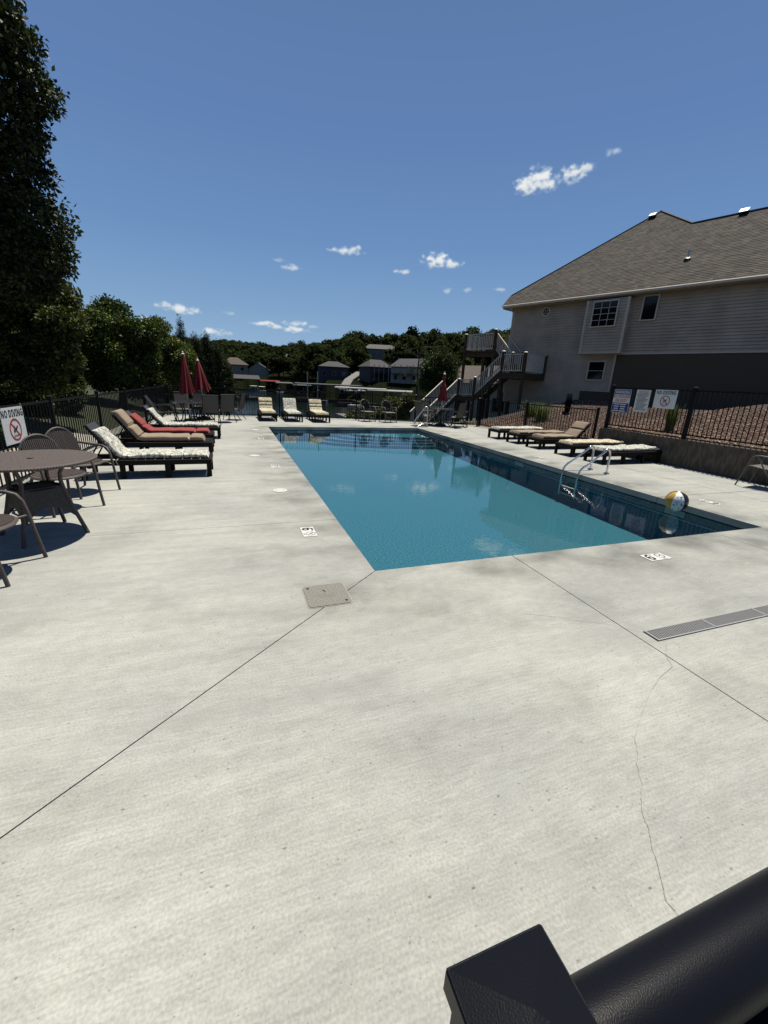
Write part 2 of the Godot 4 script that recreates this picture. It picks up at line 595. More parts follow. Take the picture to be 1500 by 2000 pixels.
# leafy scroll print of outdoor cushions: thin dark stems and blotches on a pale ground
func floral(sd: int, ground: Color, ink: Color, wash: Color) -> StandardMaterial3D:
	var im := Image.create(384, 384, false, Image.FORMAT_RGB8)
	var a := noise(0.022, sd, 2)
	var b := noise(0.030, sd + 1, 3)
	var d := noise(0.016, sd + 2, 2)
	a.domain_warp_enabled = true
	a.domain_warp_amplitude = 40.0
	for y in 384:
		for x in 384:
			var c := ground
			var k := d.get_noise_2d(x, y)
			if k > 0.12:
				c = c.lerp(wash, smooth(0.12, 0.3, k) * 0.8)
			var e := absf(a.get_noise_2d(x, y))
			if e < 0.10:
				c = c.lerp(ink, 1.0 - smooth(0.045, 0.10, e))
			if b.get_noise_2d(x, y) > 0.30:
				c = c.lerp(ink, 0.75)
			im.set_pixel(x, y, c)
	var m := mat(0.72, 0.72, 0.72, 0.9)
	m.albedo_texture = ImageTexture.create_from_image(im)
	m.uv1_triplanar = true
	m.uv1_scale = Vector3.ONE * 1.6
	return m

# ---------------------------------------------------------------- the deck, the pool basin and its water
const PX0 := 1.18
const PX1 := 6.88
const PZ0 := -15.15
const PZ1 := -3.33

func poly(a: Array) -> PackedVector2Array:
	var p := PackedVector2Array()
	for i in range(0, a.size(), 2):
		p.append(Vector2(a[i], a[i + 1]))
	return p

func deck_and_pool() -> void:
	var deck := Node3D.new()
	deck.name = "pool_deck"
	add_child(deck)
	deck.set_meta("kind", "structure")
	deck.set_meta("label", "pale broom-finished concrete deck round the pool, cut into slabs by thin joints")
	var slabs := [
		[-3.3, -4.87, PX0, -4.87, PX0, PZ1, -3.3, 0.58],
		[PX0, PZ1, 2.71, PZ1, 2.68, 3.0, -3.3, 3.0, -3.3, 0.58],
		[2.71, PZ1, 5.87, PZ1, 6.03, 3.0, 2.68, 3.0],
		[5.87, PZ1, PX1, PZ1, PX1, -4.9, 8.72, -4.9, 8.72, 3.0, 6.03, 3.0],
		[8.72, -4.9, 10.4, -4.9, 10.4, 3.0, 8.72, 3.0],
		[PX1, PZ0, 8.72, PZ0, 8.72, -4.9, PX1, -4.9],
		[8.72, PZ0, 10.45, PZ0, 11.35, -10.7, 10.42, -9.72, 10.4, -4.9, 8.72, -4.9],
		[-3.3, -10.0, PX0, -10.0, PX0, -4.87, -3.3, -4.87],
		[-3.3, PZ0, PX0, PZ0, PX0, -10.0, -3.3, -10.0],
		[-3.0, -19.3, 1.9, -19.15, 1.9, PZ0, -3.3, PZ0],
		[1.9, -19.15, 5.3, -18.45, 5.3, PZ0, 1.9, PZ0],
		[5.3, -18.45, 10.3, -16.35, 10.45, PZ0, 5.3, PZ0],
	]
	var widths := [0.004, 0.005, 0.005, 0.006, 0.008, 0.008, 0.008, 0.003, 0.003, 0.003, 0.003, 0.003]
	for i in slabs.size():
		var b := MB.new()
		var p := poly(slabs[i])
		# the joints are cut back only where slabs meet; pool edges stay where they are
		for q in Geometry2D.offset_polygon(p, -widths[i] * 0.8):
			b.prism(q, -0.10, 0.0)
		var tone: float = [1.0, 0.99, 0.97, 0.96, 1.0, 0.97, 1.02, 1.02, 1.03, 1.04, 1.05, 1.03][i]
		for k in b.c.size():
			b.c[k] = Color(tone, tone, tone)
		obj("slab", b, M.concrete, deck)
	var under := MB.new()
	for p in [[-3.28, -19.1, PX0 - 0.02, -19.1, PX0 - 0.02, 2.9, -3.28, 2.9], [PX0 - 0.02, PZ1 + 0.02, 10.38, PZ1 + 0.02, 10.38, 2.9, PX0 - 0.02, 2.9], [PX1 + 0.02, PZ0 - 0.02, 10.38, PZ0 - 0.02, 10.38, PZ1 + 0.02, PX1 + 0.02, PZ1 + 0.02], [PX0 - 0.02, -18.3, 5.3, -18.3, 9.5, -16.7, 9.5, PZ0 - 0.02, PX0 - 0.02, PZ0 - 0.02]]:
		under.prism(poly(p), -0.16, -0.014)
	obj("joint_filler", under, M.joint, deck)
	# hairline cracks
	for path in [[2.84, -1.69, 2.72, -1.60, 2.68, -1.57, 2.63, -1.49, 2.44, -1.43, 2.27, -1.36, 2.05, -1.24, 1.87, -1.13, 1.79, -1.05, 1.74, -1.01, 1.66, -0.92, 1.6, -0.87, 1.54, -0.82, 1.50, -0.75, 1.46, -0.71, 1.40, -0.63, 1.34, -0.56, 1.34, -0.51, 1.28, -0.42, 1.29, -0.3], [2.05, -2.32, 2.13, -2.28, 2.28, -2.21, 2.47, -2.08, 2.60, -2.02, 2.68, -1.95, 2.79, -1.84], [1.16, -3.31, 1.10, -3.27, 1.05, -3.2, 0.97, -3.17, 0.86, -3.1], [0.80, -2.95, 0.93, -2.99, 1.02, -2.93], [0.84, -2.9, 0.95, -2.86, 1.06, -2.88]]:
		var b := MB.new()
		var r := RandomNumberGenerator.new()
		r.seed = path.size()
		var pts: Array[Vector2] = []
		for i in range(0, path.size() - 2, 2):
			for k in 5:
				var q := Vector2(path[i], path[i + 1]).lerp(Vector2(path[i + 2], path[i + 3]), k / 5.0)
				pts.append(q + Vector2(r.randf_range(-1, 1), r.randf_range(-1, 1)) * 0.0035)
		for i in pts.size() - 1:
			var d := (pts[i + 1] - pts[i]).normalized().orthogonal() * r.randf_range(0.0005, 0.0014)
			var y := 0.0035
			b.quad(V(pts[i].x - d.x, y, pts[i].y - d.y), V(pts[i + 1].x - d.x, y, pts[i + 1].y - d.y), V(pts[i + 1].x + d.x, y, pts[i + 1].y + d.y), V(pts[i].x + d.x, y, pts[i].y + d.y), UP)
		obj("crack", b, M.crack, deck)
	# basin: raked floor, four walls, dark tile band at the waterline, pale line tile below it
	var basin := Node3D.new()
	basin.name = "pool_basin"
	add_child(basin)
	basin.set_meta("kind", "structure")
	basin.set_meta("label", "blue plastered rectangular pool basin with a dark tile band at the waterline")
	var fl := MB.new()
	var n := noise(0.5, 3, 3)
	for i in 24:
		for k in 12:
			var q: Array = []
			for e in [[i, k], [i + 1, k], [i + 1, k + 1], [i, k + 1]]:
				var z := lerpf(PZ0 - 0.02, PZ1 + 0.02, e[0] / 24.0)
				var x := lerpf(PX0 - 0.02, PX1 + 0.02, e[1] / 12.0)
				q.append(V(x, lerpf(-0.50, -0.74, smooth(-15.0, -3.4, z)), z))
			fl.flat(q[0], q[1], q[2], q[3])
	obj("basin_floor", fl, M.plaster, basin)
	var xa := PX0 - 0.02
	var xb := PX1 + 0.02
	var za := PZ0 - 0.02
	var zb := PZ1 + 0.02
	var rims := [[V(xa, 0, zb), V(xa, 0, za), V(1, 0, 0)], [V(xb, 0, za), V(xb, 0, zb), V(-1, 0, 0)], [V(xa, 0, za), V(xb, 0, za), V(0, 0, 1)], [V(xb, 0, zb), V(xa, 0, zb), V(0, 0, -1)]]
	for w in rims:
		var mid: Vector3 = (w[0] + w[1]) * 0.5
		var l: float = (w[1] - w[0]).length()
		var out: Vector3 = -w[2]
		var bs := Basis((w[1] - w[0]).normalized(), UP, (w[1] - w[0]).normalized().cross(UP))
		var b := MB.new()
		b.box(mid + out * 0.1 + V(0, -0.56, 0), V(l + 0.4, 0.62, 0.2), bs)
		obj("basin_wall", b, M.plaster, basin)
		var t := MB.new()
		t.box(mid + out * 0.094 + V(0, -0.178, 0), V(l + 0.37, 0.148, 0.2), bs)
		obj("waterline_tile_band", t, M.pool_tile, basin)
		var ln := MB.new()
		ln.box(mid + out * 0.091 + V(0, -0.262, 0), V(l + 0.36, 0.014, 0.2), bs)
		obj("line_tile", ln, M.tile_line, basin)
	# depth tiles set into the waterline band
	for e in [[2.35, PZ0 - 0.005, 0.0], [5.15, PZ0 - 0.005, 0.0], [PX1 + 0.005, -8.7, -PI / 2], [PX1 + 0.005, -4.55, -PI / 2]]:
		put("depth_tile", boxm(V(0.34, 0.10, 0.012)), mat(0.24, 0.28, 0.29, 0.4), basin, V(e[0], -0.17, e[1]), Basis(UP, e[2]))
	# curved entry steps in the far right corner
	for k in 4:
		var b := MB.new()
		var p := PackedVector2Array()
		var r := 4.3 - k * 0.5
		p.append(Vector2(PX1, PZ0))
		for i in 17:
			var a := PI / 2 + (PI / 2) * i / 16.0
			p.append(Vector2(PX1 + cos(a) * r * 1.0, PZ0 + sin(a) * r * 0.46))
		b.prism(p, -0.6, -0.50 + 0.07 * (k + 1))
		var st := obj("entry_step", b, M.plaster, basin)
		var e := MB.new()
		var pts: Array = []
		for i in 17:
			var a := PI / 2 + (PI / 2) * i / 16.0
			pts.append(V(PX1 + cos(a) * (r - 0.04), -0.497 + 0.07 * (k + 1), PZ0 + sin(a) * (r * 0.46 - 0.03)))
		for i in 16:
			e.beam(pts[i], pts[i + 1], 0.06, 0.008)
		obj("edge_tile", e, M.pool_tile, st)
	var w := MB.new()
	w.quad(V(xa, -0.115, za), V(xb, -0.115, za), V(xb, -0.115, zb), V(xa, -0.115, zb), UP)
	setting("pool_water", w, M.water, "still clear pool water mirroring sky, fence and house")

# ---------------------------------------------------------------- terrain and the lake
func fence_x(z: float) -> float:
	return lerpf(11.35, 10.3, clampf((-10.7 - z) / 5.6, 0.0, 1.2))

func rock_h(x: float, z: float) -> float:
	var hi := 0.68 + (x - 10.5) * 0.115
	var lo := -0.03 + (x - fence_x(z)) * 0.20
	lo = minf(lo, 1.25) if lo > 1.1 else lo
	return lerpf(minf(hi, 1.62), lo, smooth(-9.75, -10.9, z))

func land_h(x: float, z: float) -> float:
	var left := -0.06 + clampf((-x - 3.4) * 0.11, 0.0, 0.95)
	var right := rock_h(x, z) - 0.25
	var drop := lerpf(smooth(-33.0, -75.0, z), smooth(-19.2, -58.0, z), smooth(-6.0, -1.0, x))
	drop = lerpf(drop, smooth(-26.0, -62.0, z), smooth(12.0, 20.0, x))
	var base := lerpf(left, -0.25, smooth(-6.0, -2.5, x))
	base = lerpf(base, lerpf(-0.55, 1.0, smooth(-22.0, -17.0, z)), smooth(9.5, 16.0, x)) if z < -16.0 else lerpf(base, right, smooth(10.3, 11.0, x))
	if x > -3.32 and x < lerpf(10.6, 11.0, smooth(-9.7, -10.7, z)) and z > -19.0:
		return -1.3
	return lerpf(base, -7.0, drop)

func terrain_and_water() -> void:
	var b := MB.new()
	var xs: Array[float] = []
	var x := -70.0
	while x < 90.0:
		xs.append(x)
		x += 0.8 if x > -9.0 and x < 20.0 else 3.0
	for sx in [-3.33, -3.31, 10.59, 10.61]:
		xs.append(sx)
	xs.sort()
	var zs: Array[float] = []
	var z := -84.0
	while z < 32.0:
		zs.append(z)
		z += 0.8 if z > -24.0 and z < -8.0 else 3.0
	for sz in [-19.01, -18.99]:
		zs.append(sz)
	zs.sort()
	for i in xs.size() - 1:
		for k in zs.size() - 1:
			var p: Array = []
			for e in [[i, k], [i + 1, k], [i + 1, k + 1], [i, k + 1]]:
				p.append(V(xs[e[0]], land_h(xs[e[0]], zs[e[1]]), zs[e[1]]))
			b.flat(p[0], p[1], p[2], p[3])
	setting("ground", b, M.lawn, "grassy ground round the pool deck that falls away to the lake")
	var lake := MB.new()
	lake.quad(V(-900, -4.8, -900), V(900, -4.8, -900), V(900, -4.8, -30), V(-900, -4.8, -30), UP)
	setting("lake_water", lake, M.lake, "dark lake cove below the far fence")
	var gv := MB.new()
	for i in 4:
		for k in 30:
			var p: Array = []
			for e in [[i, k], [i + 1, k], [i + 1, k + 1], [i, k + 1]]:
				var gx: float = lerpf(-4.5, -3.34, e[0] / 4.0)
				var gz: float = -14.0 + e[1] * 0.4
				p.append(V(gx, land_h(gx, gz) + 0.03, gz))
			gv.flat(p[0], p[1], p[2], p[3])
	setting("gravel_strip", gv, M.path, "pale strip of bare ground behind the pickets of the left fence")
	# planting bed of lava rock on the slope beside the house
	var bed := MB.new()
	for i in 30:
		for k in 62:
			var p: Array = []
			for e in [[i, k], [i + 1, k], [i + 1, k + 1], [i, k + 1]]:
				var qz: float = -17.2 + e[1] * 0.3
				var lo := lerpf(10.56, fence_x(qz) + 0.03, smooth(-9.75, -10.3, qz))
				var qx := lerpf(lo, 18.4, e[0] / 30.0)
				p.append(V(qx, rock_h(qx, qz), qz))
			bed.flat(p[0], p[1], p[2], p[3])
	setting("rock_bed", bed, M.mulch, "sloping bed under the lava rock between the fence and the house")
	var rock := MB.new()
	var r := RandomNumberGenerator.new()
	r.seed = 5
	rock.ball(Vector3.ZERO, V(1, 0.75, 0.85), 4, 6)
	for i in rock.v.size():
		var q := rock.v[i]
		rock.v[i] = q * (0.75 + 0.4 * absf(sin(q.x * 7.1 + q.y * 3.7) * cos(q.z * 5.3)))
	var mm := MultiMesh.new()
	mm.transform_format = MultiMesh.TRANSFORM_3D
	mm.use_colors = true
	mm.mesh = rock.mesh()
	mm.instance_count = 34000
	for i in 34000:
		var qz := r.randf_range(-16.8, -1.5)
		var lo := lerpf(10.56, fence_x(qz) + 0.03, smooth(-9.75, -10.3, qz))
		var qx := lo + (16.8 - lo) * pow(r.randf(), 1.5)
		var s := r.randf_range(0.013, 0.034)
		mm.set_instance_transform(i, Transform3D(Basis.from_euler(V(r.randf() * 6, r.randf() * 6, r.randf() * 6)).scaled(V(s, s, s)), V(qx, rock_h(qx, qz) + s * 0.35, qz)))
		var k := r.randf_range(0.45, 1.35)
		var c := Color(0.120, 0.062, 0.047).lerp(Color(0.160, 0.105, 0.066), r.randf())
		if r.randf() < 0.06:
			c = Color(0.30, 0.27, 0.23)
		mm.set_instance_color(i, Color(c.r * k, c.g * k, c.b * k))
	var mi := MultiMeshInstance3D.new()
	mi.name = "lava_rock"
	mi.multimesh = mm
	mi.material_override = M.rock
	add_child(mi)
	stuff(mi)
	mi.set_meta("label", "reddish brown lava rock covering the slope behind the right fence")
	# retaining wall along the right of the deck
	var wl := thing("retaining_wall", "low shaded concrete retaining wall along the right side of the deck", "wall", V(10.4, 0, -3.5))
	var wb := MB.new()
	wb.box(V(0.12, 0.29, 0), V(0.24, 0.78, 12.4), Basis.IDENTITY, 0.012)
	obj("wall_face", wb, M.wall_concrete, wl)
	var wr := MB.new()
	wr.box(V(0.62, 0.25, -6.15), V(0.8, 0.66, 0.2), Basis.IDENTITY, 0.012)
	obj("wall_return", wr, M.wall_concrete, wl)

# ---------------------------------------------------------------- fences
func fence(called: String, label: String, posts: Array, high: float, pw := 0.06, gap := 0.105, skip := -1) -> Node3D:
	var o := thing(called, label, "fence", posts[0], 0.0)
	var post := boxm(V(pw, high + 0.02, pw), 0.004)
	var cap := MB.new()
	cap.box(V(0, 0.0, 0), V(pw + 0.012, 0.018, pw + 0.012))
	for s in [[1, 0], [-1, 0], [0, 1], [0, -1]]:
		var h := (pw + 0.012) / 2
		var a := V(s[0] * h - s[1] * h, 0.009, s[1] * h + s[0] * h)
		var e := V(s[0] * h + s[1] * h, 0.009, s[1] * h - s[0] * h)
		var nn := V(s[0], 1.5, s[1]).normalized()
		cap.tri3(a, e, V(0, 0.03, 0), nn, nn, nn)
	var capm := cap.mesh()
	var picket := boxm(V(0.016, high - 0.09, 0.016))
	for i in posts.size():
		var at: Vector3 = posts[i] - posts[0]
		var dir: Vector3 = posts[mini(i + 1, posts.size() - 1)] - posts[maxi(i - 1, 0)]
		dir.y = 0
		var bs := Basis(UP, atan2(dir.x, dir.z))
		var p := put("post", post, M.fence, o, at + V(0, high * 0.5, 0), bs)
		put("cap", capm, M.fence, p, V(0, high * 0.5 + 0.018, 0))
		if i == posts.size() - 1:
			break
		var to: Vector3 = posts[i + 1] - posts[0]
		var d := (to - at)
		var l := d.length()
		var u := d / l
		for rail in [[high - 0.05, 0.034, "top_rail"], [0.09, 0.030, "bottom_rail"]]:
			var b := MB.new()
			b.beam(at + u * pw * 0.5 + V(0, rail[0], 0), to - u * pw * 0.5 + V(0, rail[0], 0), 0.03, rail[1])
			obj(rail[2], b, M.fence, o)
		var m := int((l - pw) / gap)
		for k in m:
			var q := at + u * (pw * 0.5 + (l - pw) * (k + 0.5) / m)
			put("picket", picket, M.fence, o, q + V(0, 0.09 + (high - 0.14) * 0.5 - 0.005, 0), Basis(UP, atan2(u.x, u.z)))
	return o

func fences() -> void:
	var left: Array = []
	for z in [-19.0, -17.2, -15.4, -13.3, -11.1, -8.75, -6.4, -4.0, -1.7]:
		left.append(V(lerpf(-2.42, -2.98, (z + 19.0) / 12.0) if z < -7.0 else -2.98, 0, z))
	fence("metal_fence", "black metal picket fence along the left side of the deck, in front of the trees", left, 1.17)
	fence("metal_fence", "black metal picket fence across the far end of the deck, before the lake", [V(-2.34, 0, -19.06), V(-0.2, 0, -19.0), V(1.98, 0, -18.92), V(3.6, 0, -18.5), V(5.2, 0, -18.1), V(7.6, 0, -17.1), V(10.15, 0, -16.05)], 1.17)
	fence("metal_fence", "low stretch of black picket fence at deck level below the wooden stairs", [V(10.22, 0, -16.0), V(10.6, 0, -13.4), V(11.3, 0, -10.72)], 1.17, 0.07)
	fence("metal_fence", "black picket fence standing on the concrete retaining wall, hung with three signs", [V(10.56, 0.69, -9.62), V(10.56, 0.69, -7.25), V(10.56, 0.69, -4.85), V(10.56, 0.69, -2.45), V(10.56, 0.69, -0.1)], 1.18, 0.085)

# the gate post and the round tube beside the camera
func gate() -> void:
	var g := thing("gate_post", "square black gate post with a low pyramid cap, nearest the viewer", "post", V(0.196, 0, -0.133))
	put("shaft", boxm(V(0.090, 1.20, 0.090), 0.004), M.black_grain, g, V(0, 0.60, 0))
	var c := MB.new()
	var h := 0.051
	c.box(V(0, 1.205, 0), V(0.102, 0.028, 0.102), Basis.IDENTITY, 0.0018)
	var top: Array = [V(-h + 0.002, 1.2192, -h + 0.002), V(h - 0.002, 1.2192, -h + 0.002), V(h - 0.002, 1.2192, h - 0.002), V(-h + 0.002, 1.2192, h - 0.002)]
	for i in 4:
		var a: Vector3 = top[i]
		var b: Vector3 = top[(i + 1) % 4]
		var nn := ((a + b) * 0.5 - V(0, 1.2192, 0)).normalized() * 0.34 + UP
		nn = nn.normalized()
		c.tri3(a, b, V(0, 1.2362, 0), nn, nn, nn)
	obj("post_cap", c, M.black_grain, g)
	var t := thing("gate_tube", "fat round black metal tube of the gate beside its post", "gate", V(0.247, 1.1226, -0.133))
	var b := MB.new()
	b.tube([V(0.012, 0, 0), V(1.9, 0, 0)], 0.040, 48)
	obj("tube", b, M.black_grain, t)
	put("flat_bar", boxm(V(1.86, 0.03, 0.10), 0.003), M.black_grain, t, V(0.95, -0.085, 0.035))
	var k := MB.new()
	k.tube([V(0.0, 0, 0), V(0.004, 0, 0), V(0.018, 0, 0), V(0.022, 0, 0)], [0.042, 0.045, 0.045, 0.042], 40)
	obj("collar", k, M.black_grain, t)

# ---------------------------------------------------------------- signs (front faces +z)
func no_diving_mark(o: Node3D, at: Vector3, r: float, ringm: Material) -> void:
	put("ring", ring_mesh(r, r * 0.16), ringm, o, at)
	var b := MB.new()
	b.beam(at + V(-r * 0.66, r * 0.66, 0.0012), at + V(r * 0.66, -r * 0.66, 0.0012), r * 0.15, 0.0016, V(0, 0, 1))
	obj("slash", b, ringm, o)
	var f := MB.new()
	var z := 0.0030
	f.beam(at + V(r * 0.38, r * 0.30, z), at + V(-r * 0.05, -r * 0.08, z), r * 0.16, 0.001, V(0, 0, 1))
	f.beam(at + V(-r * 0.05, -r * 0.08, z), at + V(-r * 0.38, -r * 0.22, z), r * 0.09, 0.001, V(0, 0, 1))
	f.beam(at + V(-r * 0.05, -r * 0.05, z), at + V(-r * 0.12, r * 0.32, z), r * 0.08, 0.001, V(0, 0, 1))
	f.beam(at + V(-r * 0.5, -r * 0.52, z), at + V(r * 0.4, -r * 0.52, z), r * 0.07, 0.001, V(0, 0, 1))
	f.ball(at + V(-r * 0.30, -r * 0.02, z), V(r * 0.09, r * 0.09, 0.001), 4, 8)
	obj("diver", f, M.print_black, o)

func signs() -> void:
	var l := thing("warning_sign", "white NO DIVING sign on the left fence behind two wicker chairs", "sign", V(-2.925, 0.86, -7.40), PI / 2 - 0.05)
	put("panel", boxm(V(0.60, 0.50, 0.006)), M.sign_white, l)
	letters("NO DIVING", 0.098, l, V(0, 0.165, 0.004), M.print_black, Basis.IDENTITY, "lettering", "Droid Sans", 0.80)
	no_diving_mark(l, V(0.01, -0.06, 0.004), 0.155, M.print_red)
	for x in [-0.27, 0.27]:
		put("tie", boxm(V(0.012, 0.05, 0.012)), M.galv, l, V(x, 0.265, 0))
	var w := thing("warning_sign", "blue and white WARNING NO LIFEGUARD ON DUTY sign on the right fence", "sign", V(10.535, 1.47, -9.26), -PI / 2)
	put("panel", boxm(V(0.56, 0.64, 0.006)), M.sign_white, w)
	put("band", boxm(V(0.54, 0.125, 0.0016)), M.print_blue, w, V(0, 0.245, 0.0036))
	letters("WARNING", 0.078, w, V(0, 0.245, 0.0045), M.sign_white, Basis.IDENTITY, "lettering", "Droid Sans", 0.92)
	letters("NO LIFEGUARD", 0.085, w, V(0, 0.125, 0.0036), M.print_red, Basis.IDENTITY, "lettering", "Droid Sans", 0.66)
	letters("ON DUTY", 0.085, w, V(0, 0.015, 0.0036), M.print_red, Basis.IDENTITY, "lettering", "Droid Sans", 0.78)
	put("band", boxm(V(0.54, 0.265, 0.0016)), M.print_blue, w, V(0, -0.18, 0.0036))
	for k in 4:
		for e in [[-0.13, 0.20], [0.09, 0.20]]:
			var wide: float = e[1] - 0.03 * ((k * 7) % 3)
			put("fine_print", boxm(V(wide, 0.026, 0.001)), M.sign_white, w, V(e[0], -0.085 - k * 0.062, 0.0052))
	var r := thing("rules_sign", "white pool rules sign with lines of small print, between the two larger signs", "sign", V(10.535, 1.51, -8.60), -PI / 2)
	put("panel", boxm(V(0.42, 0.58, 0.006)), M.sign_white, r)
	letters("POOL RULES", 0.036, r, V(0, 0.245, 0.0036), M.print_red)
	put("print_line", boxm(V(0.30, 0.018, 0.001)), M.print_red, r, V(0, 0.205, 0.0036))
	for k in 14:
		put("print_line", boxm(V(0.36 - 0.04 * ((k * 5) % 4), 0.013, 0.001)), M.print_black, r, V(-0.01 * ((k * 5) % 4), 0.165 - k * 0.031, 0.0036))
	var nd := thing("warning_sign", "white NO DIVING sign on the right fence, beside the thick post", "sign", V(10.535, 1.59, -7.955), -PI / 2)
	put("panel", boxm(V(0.60, 0.46, 0.006)), M.sign_white, nd)
	letters("NO DIVING", 0.090, nd, V(0, 0.160, 0.004), M.print_black, Basis.IDENTITY, "lettering", "Droid Sans", 0.80)
	no_diving_mark(nd, V(0.01, -0.045, 0.004), 0.135, M.print_red)

# ---------------------------------------------------------------- the house (local x along the wall towards the viewer, z out of the wall)
const HOUSE_AT := Vector3(17.584, 0, -16.24)
const HOUSE_TURN := -1.2163

func house_frame(o: Node3D) -> void:
	o.position = HOUSE_AT
	o.basis = Basis(V(0.34717, 0, 0.93780), UP, V(-0.93780, 0, 0.34717))

func siding(b: MB, u0: float, u1: float, y0: float, y1: float, w: float, step := 0.127) -> void:
	var y := y0
	while y < y1 - 0.01:
		var e := minf(y + step, y1)
		b.quad(V(u0, y, w + 0.045), V(u1, y, w + 0.045), V(u1, e, w + 0.002), V(u0, e, w + 0.002), V(0, 0.34, 1).normalized())
		b.quad(V(u0, y, w + 0.002), V(u1, y, w + 0.002), V(u1, y, w + 0.045), V(u0, y, w + 0.045), Vector3.DOWN)
		y = e

func window(o: Node3D, x: float, y: float, w: float, wide: float, tall: float, nx: int, ny: int, label: String, fr := 0.055) -> void:
	# a pane sheet behind a proud frame, with glazing bars
	var f := MB.new()
	for s in [-1, 1]:
		f.box(V(x + s * (wide - fr) * 0.5, y, w + 0.03), V(fr, tall, 0.05))
		f.box(V(x, y + s * (tall - fr) * 0.5, w + 0.03), V(wide - fr * 2, fr, 0.05))
	var win := obj("window", f, M.trim, o)
	if label != "":
		win.set_meta("label", label)
	var pw := (wide - fr * 2) / nx
	var ph := (tall - fr * 2) / ny
	for i in nx:
		for k in ny:
			put("pane", boxm(V(pw - 0.014, ph - 0.014, 0.004)), M.glass_dark, win, V(x - wide * 0.5 + fr + pw * (i + 0.5), y - tall * 0.5 + fr + ph * (k + 0.5), w + 0.021))
	var b := MB.new()
	for i in range(1, nx):
		b.box(V(x - wide * 0.5 + fr + pw * i, y, w + 0.026), V(0.02, tall - fr * 2, 0.014))
	for k in range(1, ny):
		b.box(V(x, y - tall * 0.5 + fr + ph * k, w + 0.0265), V(wide - fr * 2, 0.02, 0.013))
	if nx * ny > 1:
		obj("glazing_bar", b, M.trim, win)

